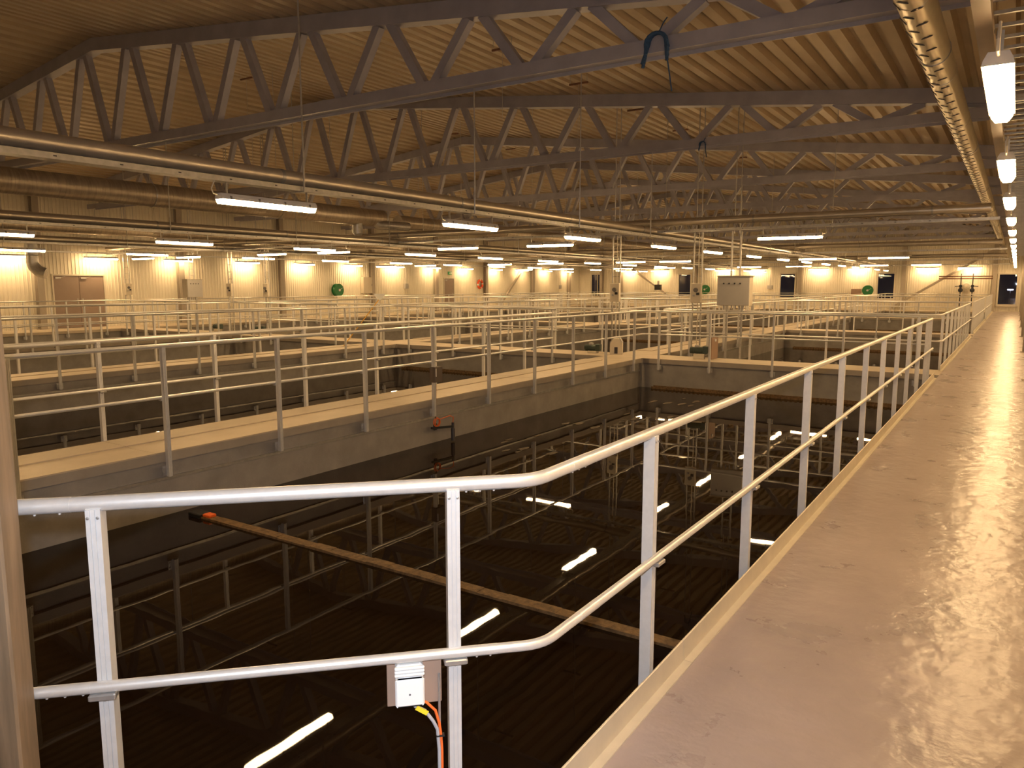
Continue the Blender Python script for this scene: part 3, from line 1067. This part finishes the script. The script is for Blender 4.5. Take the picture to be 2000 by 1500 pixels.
def wall_duct():
    # ducts under the trusses at the left side
    for k, (x, z, r, lab) in enumerate(((-26.3, 3.6, 0.2, 'round duct hung between the third walkway and the left wall'),
                                        (-29.6, 3.75, 0.16, 'slim round duct high beside the left wall'))):
        e = empty('air_duct', (x, YF + 0.3, z))
        tag(e, lab, 'duct')
        L = 57
        MB().tube([(0, 0, 0), (0, L, 0)], r, 20).build('duct_pipe', 'spiral_duct', e, True)
        y = 1.2
        while y < L:
            MB().tube([(0, y - 0.02, 0), (0, y + 0.02, 0)], r + 0.008, 20).build('seam_band', 'galvanised', e, True)
            y += 3
        for y in TRUSS_Y[:7]:
            g = MB().tube([(0, y - YF - 0.3, r), (0, y - YF - 0.3, 4.66 - z)], 0.008, 6)
            g.build('hanger', 'galvanised', e)
wall_duct()

# hanging bars under the roof deck
def deck_bars():
    spots = [(-7.98, 11.78), (-7.98, 14.63), (-7.98, 17.52), (-7.98, 20.45), (-7.98, 25.9), (-16.7, 13.06), (-16.7, 15.9), (-16.7, 18.7), (-16.7, 21.6), (-16.7, 25.2)]
    for k, (x, y) in enumerate(spots):
        z = roof_z(x) - 0.16
        m = MB().box(-0.22, 0.22, -0.02, 0.02, 0, 0.035)
        e = m.build('hanger_bar', 'hanger_rust')
        e.location = (x, y, z)
        for s in (-0.2, 0.2):
            MB().tube([(s, 0, 0.02), (s, 0, 0.19)], 0.005, 6).build('rod', 'galvanised', e)
        MB().tube([(0, 0, 0.01), (0, 0, 2.95 - z if abs(x) < 0 else -1.2)], 0.004, 6).build('drop_wire', 'galvanised', e)
        tag(e, '%s short rusty hanger bar in the %s line under the roof deck' % (ORD[k % 5], 'right' if k < 5 else 'left'), 'hanger', 'rusty hanger bars under the deck')
deck_bars()

def ropes():
    # coil of blue rope thrown over the first truss's bottom chord
    y = 9.7 - 0.14
    for k, (x, yy, sc, lab) in enumerate(((-4.05, 9.7 - 0.20, 1.0, 'hank of blue rope hung over the first truss'),
                                          (-5.85, 16.5 - 0.19, 0.45, 'small knot of blue rope on the second truss'))):
        e = empty('blue_rope', (x, yy, 4.64))
        tag(e, lab, 'rope')
        for q in range(5):
            o = (q - 2) * 0.018 * sc
            h = (0.36 - 0.05 * abs(q - 1)) * sc
            pts = [(-0.17 * sc + o, -0.01 * q, -h + 0.2 * sc)]
            for s in range(9):
                a = PI - PI * s / 8
                pts.append((math.cos(a) * (0.13 * sc + o * 0.4), -0.01 * q, 0.12 * sc + math.sin(a) * 0.12 * sc))
            pts.append((0.15 * sc + o * 0.5, -0.01 * q, -h + 0.25 * sc))
            MB().tube(pts, 0.019 * sc + 0.003, 6).build('rope_strand', 'rope_blue', e, True)
        MB().tube([(0.02, -0.01, 0.24 * sc), (0.08 * sc, 0.0, 0.36 * sc), (0.12 * sc, 0.02, 0.42 * sc)], 0.008, 6).build('rope_tie', 'rope_blue', e, True)
        MB().tube([(0.15 * sc, -0.02, -0.1 * sc), (0.19 * sc, -0.03, -0.3 * sc), (0.22 * sc, -0.02, -0.5 * sc)], 0.009, 6).build('rope_end', 'rope_blue', e, True)
ropes()

# ------------------------------------------------------------------ white socket box on the angled railing
def socket_box():
    # local x along the angled side to the right (toward the bend), y toward the camera side
    base = chp(0.418)
    e = empty('socket_box', (base[0] + 0.0 , base[1], 0), math.radians(45))
    tag(e, 'white plastic socket box on a brown plate under the angled railing', 'socket box')
    # in this frame the post stands at x = +0.175
    MB().cbox(0.0 - 0.055, 0.115, -0.01, -0.004, 0.40, 0.565, 0.002).build('back_plate', 'plate_brown', e)
    b = MB().cbox(-0.03, 0.055, -0.055, -0.01, 0.425, 0.553, 0.008)
    bo = b.build('box_body', 'plastic_white', e)
    MB().cbox(-0.032, 0.057, -0.066, -0.055, 0.425, 0.515, 0.005).build('lid', 'plastic_white', bo)
    r = MB()
    for k in range(3):
        r.cbox(-0.033, 0.058, -0.062, -0.05, 0.521 + k * 0.011, 0.529 + k * 0.011, 0.002)
    r.build('ribs', 'plastic_white', bo)
    MB().lathe([(0.003, -0.068), (0.003, -0.066)], 8, (0.012, 0, 0.465), 'y').build('lid_mark', 'clip_dark', bo)
    MB().tube([(0.01, -0.03, 0.425), (0.03, -0.035, 0.408), (0.06, -0.037, 0.39), (0.085, -0.033, 0.35), (0.098, -0.03, 0.32), (0.103, -0.03, 0.25), (0.104, -0.03, -0.2)], 0.0055, 8).build('cable', 'cable_grey', e, True)
    MB().tube([(0.035, -0.03, 0.426), (0.065, -0.032, 0.415), (0.092, -0.032, 0.385), (0.104, -0.03, 0.34), (0.109, -0.028, 0.3), (0.112, -0.026, 0.25), (0.112, -0.026, -0.2)], 0.0045, 8).build('orange_cable', 'cable_orange', e, True)
    MB().bar((0.032, -0.046, 0.409), (0.066, -0.048, 0.387), 0.004, 0.014, up=(0, 0, 1)).build('tag', 'tag_yellow', e)
    MB().tube([(0.106, -0.02, 0.50), (0.108, -0.02, -0.2)], 0.004, 8).build('conduit', 'galvanised', e, True)
    MB().box(0.094, 0.12, -0.037, -0.02, 0.296, 0.30).build('cable_tie', 'black_plastic', e)
socket_box()

# ------------------------------------------------------------------ things in and over the tanks
def scum_beams():
    for j, (y, lab) in enumerate(((4.6, 'brown floating beam lying across the nearest tank'),)):
        e = empty('floating_beam', (TX[0][0] + 0.35, y, WATER))
        tag(e, lab, 'beam')
        L = XK - 0.06 - TX[0][0] - 0.35
        m = MB()
        n = 24
        rnd = random.Random(3)
        for k in range(n):
            a, b = L * k / n, L * (k + 1) / n
            j1 = rnd.uniform(-0.004, 0.004)
            m.box(a, b, -0.055, 0.055, -0.04, 0.022 + j1)
        m.build('beam', 'rust_beam', e)
        MB().cbox(-0.18, 0.02, -0.07, 0.07, -0.05, 0.045, 0.008).build('end_guide', 'black_plastic', e)
        MB().cbox(0.03, 0.14, -0.045, 0.045, 0.02, 0.05, 0.006).build('end_block', 'cable_orange', e)
    # weir channels along the far wall of the tanks
    for i in range(4):
        for j in range(3):
            x0, x1 = TX[i]; y = TY[j][1]
            e = empty('weir_channel', ((x0 + x1) / 2, y, -0.66))
            tag(e, 'rusty weir channel in the ' + TANK_NAME[i, j], 'channel', 'weir channels')
            w = (x1 - x0) / 2 - 0.3
            m = MB().box(-w, w, -0.10, -0.085, -0.12, 0.02).box(-w, w, 0.03, 0.045, -0.12, 0.04).box(-w, w, -0.085, 0.03, -0.12, -0.105)
            m.build('trough', 'rust_beam', e)
            if j < 2:
                s = MB()
                x = -w
                while x < w:
                    s.box(x, x + 0.05, -0.103, -0.1, -0.02, 0.035); x += 0.1
                s.build('teeth', 'rust_beam', e)['kind'] = 'stuff'
scum_beams()

def tank_sensor():
    e = empty('level_sensor', (-7.14, 8.72, 0))
    tag(e, 'black level sensor arm with red cable coil on the tank wall', 'sensor')
    MB().cbox(-0.012, 0.02, -0.03, 0.03, -0.46, -0.36, 0.004).build('wall_plate', 'black_plastic', e)
    MB().bar((0.0, -0.08, -0.42), (0.10, 0.30, -0.44), 0.04, 0.03).build('arm', 'black_plastic', e)
    MB().lathe([(0.03, -0.66), (0.032, -0.48), (0.022, -0.46), (0.022, -0.38)], 12, (0.10, 0.31, 0), 'z').build('probe', 'dark_sensor', e, True)
    MB().torus(0.065, 0.008, (0.03, 0.0, -0.335), 'x', 20, 6).torus(0.058, 0.008, (0.045, 0.01, -0.34), 'x', 20, 6).build('cable_coil', 'cable_orange', e, True)
    MB().tube([(0.10, 0.31, -0.38), (0.10, 0.32, -0.3), (0.08, 0.26, -0.27), (0.05, 0.05, -0.3)], 0.006, 6).build('cable', 'cable_orange', e, True)
    MB().tube([(0.04, -0.02, 0.25), (0.03, -0.02, -0.28)], 0.012, 8).build('conduit', 'hanger_rust', e, True)
    b = MB().cbox(-0.02, 0.09, -0.09, 0.09, 0.27, 0.50, 0.008).build('control_box', 'box_brown', e)
    MB().cbox(0.088, 0.094, -0.075, -0.06, 0.36, 0.48, 0.002).build('label_strip', 'plastic_white', b)
tank_sensor()

def gear_motor(x, y, rz, lab, pedestal=0.12):
    e = empty('gear_motor', (x, y, 0.004), rz)
    tag(e, lab, 'motor')
    MB().cbox(-0.12, 0.12, -0.09, 0.09, 0, pedestal, 0.008).build('pedestal', 'cabinet_pale', e)
    z = pedestal + 0.075
    m = MB().lathe([(0.03, -0.22), (0.07, -0.21), (0.075, -0.05), (0.075, 0.09), (0.055, 0.10)], 16, (0, 0, z), 'x')
    b = m.build('motor_body', 'motor_green', e, True)
    f = MB()
    for k in range(7):
        f.lathe([(0.083, -0.006), (0.083, 0.006)], 16, (-0.19 + k * 0.026, 0, z), 'x')
    f.build('cooling_fins', 'motor_green', b)
    MB().cbox(0.08, 0.2, -0.075, 0.075, pedestal, pedestal + 0.17, 0.012).build('gearbox', 'motor_green', e)
    MB().cbox(-0.1, 0.0, -0.045, 0.045, z + 0.07, z + 0.12, 0.006).build('terminal_box', 'cabinet_grey', e)
gear_motor(-6.02, 16.98, 0.2, 'dark gear motor on the first cross walkway just right of the junction')
gear_motor(-8.75, 16.95, 0.1, 'dark gear motor on the first cross walkway just left of the junction', 0.06)
gear_motor(-21.6, 17.0, 0.3, 'dark gear motor where the third narrow walkway meets the first cross walkway')
gear_motor(-23.9, 17.0, 0.0, 'dark gear motor left of the third narrow walkway on the first crossing')

def small_house():
    e = empty('vent_housing', (-8.14, 17.02, 0.004), math.radians(20))
    tag(e, 'pale sheet metal housing with pointed top and dark slot at the walkway junction', 'housing')
    p = [(-0.15, 0), (0.15, 0), (0.15, 0.27), (0.08, 0.38), (-0.08, 0.38), (-0.15, 0.27)]
    MB().prism(p, 'y', -0.12, 0.12).build('housing', 'cabinet_pale', e)
    MB().box(-0.04, 0.04, -0.126, -0.119, 0.02, 0.18).build('opening', 'slot_dark', e)
    MB().bar((0.15, 0, 0.29), (0.07, 0, 0.42), 0.26, 0.012, up=(0, 0, 1)).bar((-0.15, 0, 0.29), (-0.07, 0, 0.42), 0.26, 0.012).build('roof_flaps', 'cabinet_grey', e)
small_house()
def screen_plate():
    e = MB().cbox(-0.03, 0.03, -0.22, 0.22, 0.0, 0.5, 0.005).build('gate_plate', 'plate_brown')
    e.location = (-5.75, 17.18, 0.004)
    tag(e, 'upright brown plate on the cross walkway beside the gear motor', 'plate')
    MB().torus(0.03, 0.008, (0, 0, 0.52), 'x', 14, 6).build('lifting_eye', 'galvanised', e, True)
    MB().cbox(-0.05, 0.05, -0.03, 0.03, 0.40, 0.46, 0.006).build('white_latch', 'plastic_white', e)
screen_plate()

# ladder risers with control boxes
def riser(x, y, lab, box=True, top=2.9, w=0.20, rz=0.0, grey='galvanised'):
    e = empty('cable_riser', (x, y, 0.0), rz)
    tag(e, lab, 'cable riser')
    for s in (-1, 1):
        MB().box(s * w / 2 - 0.012, s * w / 2 + 0.012, -0.02, 0.02, 0.0, top).build('side_rail', grey, e)
    rung = M(MB().box(-w / 2 + 0.012, w / 2 - 0.012, -0.008, 0.008, -0.008, 0.008), 'rung', grey)
    z = 0.15
    while z < top - 0.1:
        link('rung', rung, e, (0, 0, z)); z += 0.25
    MB().tube([(0.02, -0.012, 0.02), (0.03, -0.012, 1.4), (0.02, -0.012, top)], 0.01, 6).build('cable', 'cable_pale', e, True)
    MB().box(-w / 2 - 0.05, w / 2 + 0.05, -0.05, 0.05, 0.0, 0.01).build('base_plate', grey, e)
    for s in (-0.06, 0.06):
        MB().tube([(s, 0.0, top - 0.05), (s, 0.0, roof_z(x) + 0.05)], 0.012, 6).build('suspension_rod', 'galvanised', e)
    if box:
        b = MB().cbox(-w / 2 - 0.03, w / 2 + 0.03, -0.10, -0.02, 1.28, 1.74, 0.01).build('control_box', 'cabinet_pale', e)
        MB().lathe([(0.05, -0.135), (0.055, -0.10)], 14, (0.0, 0, 1.58), 'y').build('switch', 'clip_dark', b, True)
        MB().cbox(0.02, 0.09, -0.13, -0.10, 1.46, 1.52, 0.004).build('plug', 'black_plastic', b)
        MB().lathe([(0.02, -0.125), (0.025, -0.10)], 10, (-0.05, 0, 1.45), 'y').build('button', 'cable_grey', b, True)
    return e
riser(-8.34, 17.36, 'cable riser ladder with control box left of the first walkway junction')
riser(-6.25, 17.36, 'cable riser ladder with control box right of the first walkway junction')
riser(-23.55, 17.36, 'cable riser ladder with control box left of the third narrow walkway')
riser(-21.55, 17.36, 'cable riser ladder with control box right of the third narrow walkway')
riser(XL + 0.75, 17.5, 'cable riser ladder with control box close to the wide brown door', top=2.95, rz=PI / 2)

def cabinet(x, y, rz, lab):
    e = empty('control_cabinet', (x, y, 0), rz)
    tag(e, lab, 'cabinet')
    b = MB().cbox(-0.37, 0.37, -0.02, 0.22, 1.23, 1.89, 0.008).build('body', 'cabinet_pale', e)
    MB().cbox(-0.365, 0.365, -0.045, -0.02, 1.235, 1.885, 0.006).build('door', 'cabinet_grey', e)
    MB().box(-0.39, 0.39, -0.06, 0.24, 1.89, 1.905).build('rain_lid', 'cabinet_pale', e)
    for k in range(4):
        MB().lathe([(0.016, -0.065), (0.02, -0.045)], 10, (-0.22 + k * 0.125, 0, 1.73), 'y').build('knob', 'black_plastic', e, True)
    for k in range(6):
        MB().lathe([(0.014, 1.14), (0.018, 1.23)], 8, (-0.25 + k * 0.09, 0.1, 0), 'z').build('cable_gland', 'cable_grey', e, True)
    for s in (-0.1, 0.1):
        MB().box(s - 0.015, s + 0.015, 0.08, 0.12, 1.905, 2.9).build('riser_rail', 'galvanised', e)
    rung = M(MB().box(-0.085, 0.085, 0.092, 0.108, -0.008, 0.008), 'rung', 'galvanised')
    for k in range(4): link('rung', rung, e, (0, 0, 2.05 + 0.22 * k))
    for s in (-0.06, 0.06):
        MB().tube([(s, 0.1, 2.85), (s, 0.1, roof_z(x) + 0.05)], 0.012, 6).build('suspension_rod', 'galvanised', e)
    for s in (-0.17, 0.17):
        MB().box(s - 0.02, s + 0.02, 0.08, 0.12, 0.0, 1.23).build('stand_leg', 'galvanised', e)
cabinet(-5.36, 17.26, 0, 'grey control cabinet with four knobs beside the first cross walkway')
cabinet(-25.5, 17.22, PI / 2 + 0.2, 'grey control cabinet turned sideways near the left wall')

def broom():
    e = empty('water_scraper', (-15.35, 14.85, 0.0))
    tag(e, 'yellow handled scraper with white head leaning on the second walkway railing', 'scraper')
    a, b = Vector((0, 0, 0.03)), Vector((0.42, 0.98, 1.28))
    MB().tube([a, b], 0.013, 8).build('handle', 'broom_yellow', e, True)
    p = [(-0.16, 0.12), (0.16, 0.12), (0.13, 0.05), (0.03, -0.06), (-0.03, -0.06), (-0.13, 0.05)]
    h = MB().prism(p, 'y', -0.02, 0.02).build('head', 'plastic_white', e)
    h.location = b + Vector((0.01, 0.03, 0.05)); h.rotation_euler = (0, 0, math.radians(25))
broom()

# ------------------------------------------------------------------ wall fittings
def hose_reel(loc, face, lab):
    e = empty('hose_reel', loc, 0 if face == 'x' else -PI / 2)
    tag(e, lab, 'hose reel')
    # local +x points away from the wall
    MB().lathe([(0.34, 0.12), (0.35, 0.13), (0.34, 0.14)], 24, (0, 0, 0), 'x').lathe([(0.34, 0.34), (0.35, 0.35), (0.34, 0.36)], 24, (0, 0, 0), 'x').build('flange', 'reel_green', e, True)
    h = MB()
    for k in range(4):
        h.torus(0.27, 0.03, (0.17 + 0.045 * k, 0, 0), 'x', 24, 8)
    h.build('hose', 'reel_green', e, True)
    MB().lathe([(0.07, 0.0), (0.07, 0.40)], 14, (0, 0, 0), 'x').build('hub', 'galvanised', e, True)
    MB().cbox(0.0, 0.02, -0.12, 0.12, -0.2, 0.2, 0.004).build('wall_plate', 'galvanised', e)
    MB().bar((0.38, 0.0, 0.0), (0.38, 0.22, 0.12), 0.02, 0.02).tube([(0.38, 0.22, 0.12), (0.46, 0.22, 0.12)], 0.012, 8).build('crank', 'galvanised', e)
hose_reel((XL + 0.03, 29.6, 1.40), 'x', 'green hose reel on the left wall')
hose_reel((-8.55, YE - 0.03, 1.30), 'y', 'green hose reel on the end wall next to a brown box')
hose_reel((-20.05, YE - 0.03, 1.32), 'y', 'green hose reel on the end wall behind the grey cabinet')

def lifebuoy():
    e = empty('lifebuoy', (XL + 0.12, 43.1, 1.72))
    tag(e, 'orange lifebuoy with white bands on the left wall', 'lifebuoy')
    for k in range(4):
        a = k * PI / 2 + 0.3
        MB().torus(0.27, 0.075, (0, 0, 0), 'x', 10, 10, a, a + PI / 2 - 0.35).build('ring_segment', 'buoy_orange', e, True)
        MB().torus(0.27, 0.078, (0, 0, 0), 'x', 4, 10, a - 0.35, a).build('white_band', 'buoy_white', e, True)
    MB().tube([(-0.1, 0, 0.30), (0.02, 0, 0.32), (0.02, 0, 0.28)], 0.01, 6).build('hook', 'galvanised', e)
lifebuoy()

def wall_box(loc, w, h, d, face, lab, mat='cabinet_pale', name='wall_cabinet', conduit=True, cat='cabinet'):
    e = empty(name, loc, 0 if face == 'x' else -PI / 2)
    tag(e, lab, cat)
    MB().cbox(0, d, -w / 2, w / 2, 0, h, 0.006).build('body', mat, e)
    MB().cbox(d, d + 0.012, -w / 2 + 0.012, w / 2 - 0.012, 0.012, h - 0.012, 0.003).build('door', mat, e)
    MB().cbox(d + 0.012, d + 0.03, w * 0.32, w * 0.37, h * 0.45, h * 0.58, 0.003).build('latch', 'clip_dark', e)
    if conduit:
        MB().tube([(d * 0.5, 0, h), (d * 0.5, 0, h + (2.85 - loc[2] - h))], 0.02, 8).build('conduit', 'galvanised', e, True)
wall_box((XL + 0.03, 32.0, 1.2), 0.8, 0.92, 0.22, 'x', 'pale switch cabinet on the left wall right of the green hose reel')
wall_box((XL + 0.03, 35.4, 1.45), 0.3, 0.3, 0.14, 'x', 'small grey switch box under a conduit on the left wall', 'cabinet_grey', 'switch_box', True, 'switch box')
wall_box((XL + 0.03, 54.3, 1.35), 0.24, 0.3, 0.12, 'x', 'small grey switch box at the far end of the left wall', 'cabinet_grey', 'switch_box', True, 'switch box')
wall_box((-15.2, YE - 0.03, 1.38), 0.36, 0.26, 0.14, 'y', 'small grey switch box on the end wall left of the middle window', 'cabinet_grey', 'switch_box', True, 'switch box')
wall_box((-9.3, YE - 0.03, 1.02), 0.62, 0.38, 0.25, 'y', 'brown box beside the green hose reel on the end wall', 'plate_brown', 'wall_cabinet', False)
wall_box((-23.8, YE - 0.4, 1.28), 0.5, 0.42, 0.3, 'y', 'black equipment box near the left of the end wall', 'black_plastic', 'equipment_box', False, 'box')
wall_box((-23.8, YE - 0.45, 1.70), 0.14, 0.30, 0.12, 'y', 'slim grey unit above the black equipment box', 'cabinet_grey', 'equipment_box', False, 'box')

_st = MB()
for _x in (-0.2, 0.2):
    _st.box(-23.8 + _x - 0.02, -23.8 + _x + 0.02, YE - 0.62, YE - 0.58, 0.0, 1.28)
_st.box(-24.05, -23.55, YE - 0.7, YE - 0.45, 1.255, 1.28)
tag(_st.build('equipment_stand', 'galvanised'), 'thin steel stand carrying the black equipment box', 'stand')
def exit_sign():
    e = empty('exit_sign', (XL + 0.03, 39.8, 2.34))
    tag(e, 'small green exit sign above the narrow brown door', 'sign')
    MB().cbox(0, 0.05, -0.2, 0.2, 0, 0.2, 0.005).build('panel', 'sign_green', e)
    m = MB().box(0.05, 0.053, 0.02, 0.16, 0.03, 0.17)
    m.bar((0.052, -0.15, 0.1), (0.052, -0.04, 0.1), 0.004, 0.025)
    m.prism([(-0.06, 0.06), (-0.005, 0.1), (-0.06, 0.14)], 'x', 0.05, 0.053)
    m.build('pictogram', 'plastic_white', e)
exit_sign()

def valves():
    for k, (x, lab) in enumerate(((-3.04, 'dark hand valve on a pipe, left of the pair on the end wall'), (-2.38, 'dark hand valve on a pipe, right of the pair on the end wall'))):
        e = empty('hand_valve', (x, YE - 0.35, 0))
        tag(e, lab, 'valve', 'pair of valves on the end wall')
        MB().tube([(0, 0, 0.3), (0, 0, 2.4)], 0.03, 10).build('pipe_run', 'valve_black', e, True)
        MB().lathe([(0.05, 1.2), (0.13, 1.26), (0.14, 1.38), (0.08, 1.45), (0.06, 1.55)], 14, (0, 0, 0), 'z').build('valve_body', 'valve_black', e, True)
        MB().bar((0, -0.05, 1.6), ((-0.32 if k == 0 else 0.32), -0.05, 1.58), 0.04, 0.04).build('lever', 'valve_black', e)
        MB().lathe([(0.09, -0.12), (0.1, -0.02), (0.05, 0.05)], 12, (0, 0, 1.6), 'y').build('actuator', 'valve_black', e, True)
    for k, z in enumerate((2.08, 2.22)):
        tag(MB().tube([(-4.3, YE - 0.3 - 0.1 * k, z), (-1.3, YE - 0.3 - 0.1 * k, z)], 0.035, 10).build('service_pipe', 'hanger_rust', None, True),
            ['lower brown pipe along the end wall above the valves', 'upper brown pipe along the end wall above the valves'][k], 'pipe')
    e = empty('hose_coil', (-2.72, YE - 0.12, 1.62))
    tag(e, 'pale hose coil hung between the two valves on the end wall', 'hose')
    MB().torus(0.2, 0.035, (0, 0, 0), 'y', 22, 8).torus(0.17, 0.03, (0, -0.06, -0.02), 'y', 22, 8).build('coil', 'buoy_white', e, True)
    MB().cbox(-0.12, 0.12, -0.1, 0.08, -0.62, -0.3, 0.01).build('bracket', 'cabinet_pale', e)
valves()

# duct elbow by the wide door
def elbow():
    e = empty('duct_elbow', (XL + 1.6, 13.55, 2.15))
    tag(e, 'round metal duct elbow opening beside the wide brown door', 'duct')
    MB().tube([(0, 0, 1.6), (0, 0, 0.35), (0.03, 0.04, 0.18), (0.14, 0.14, 0.02), (0.3, 0.3, -0.05)], 0.2, 18).build('elbow', 'galvanised', e, True)
    MB().torus(0.2, 0.02, (0, 0, 0.6), 'z', 20, 6).build('seam_band', 'galvanised', e, True)
elbow()

# floating scum on the nearest tank
def scum():
    rnd = random.Random(8)
    m = MB()
    for k in range(26):
        y = rnd.uniform(8.5, 15.6)
        x = TX[0][0] + 0.55 + rnd.random() ** 1.6 * 1.3 + (y - 8.5) * 0.08
        r = rnd.uniform(0.03, 0.11)
        n = 9
        ring = []
        for q in range(n):
            a = 2 * PI * q / n
            rr = r * rnd.uniform(0.55, 1.2)
            ring.append((x + math.cos(a) * rr * 0.6, y + math.sin(a) * rr * 1.9))
        m.prism(ring, 'z', WATER - 0.004, WATER + 0.004)
    tag(m.build('floating_scum', 'scum'), 'patches of brown scum floating on the nearest tank', 'scum', kind='stuff')
scum()

# lamp shapes added outside to give the tall end window its bluish lights
def added_outdoor_lights():
    for k, (x, y, z, lab) in enumerate(((-1.78, 78.0, 1.52, 'bluish light added outside the tall end window, on the left'),
                                        (-0.45, 80.0, 1.32, 'bluish light added outside the tall end window, on the right'))):
        e = empty('added_outdoor_light', (x, y, -1.5))
        tag(e, lab, 'lamp', 'lights added outside')
        h = z + 1.5
        MB().tube([(0, 0, 0), (0, 0, h - 0.05)], 0.03, 8).build('pole', 'clip_dark', e, True)
        MB().lathe([(0.06, h - 0.05), (0.22, h - 0.03), (0.24, h + 0.04), (0.05, h + 0.1)], 14).build('shade', 'clip_dark', e, True)
        MB().lathe([(0.2, h - 0.12), (0.24, h - 0.06), (0.2, h - 0.03)], 14).build('bulb', 'outdoor_glow', e, True)
        MB().cbox(-0.15, 0.15, -0.15, 0.15, -0.1, 0.0, 0.01).build('base', 'concrete', e)
    g = MB().box(-40, 8, YE + 0.3, 95, -1.65, -1.6).build('outside_ground', 'slot_dark')
    tag(g, 'dark ground outside the end wall', kind='structure')
added_outdoor_lights()
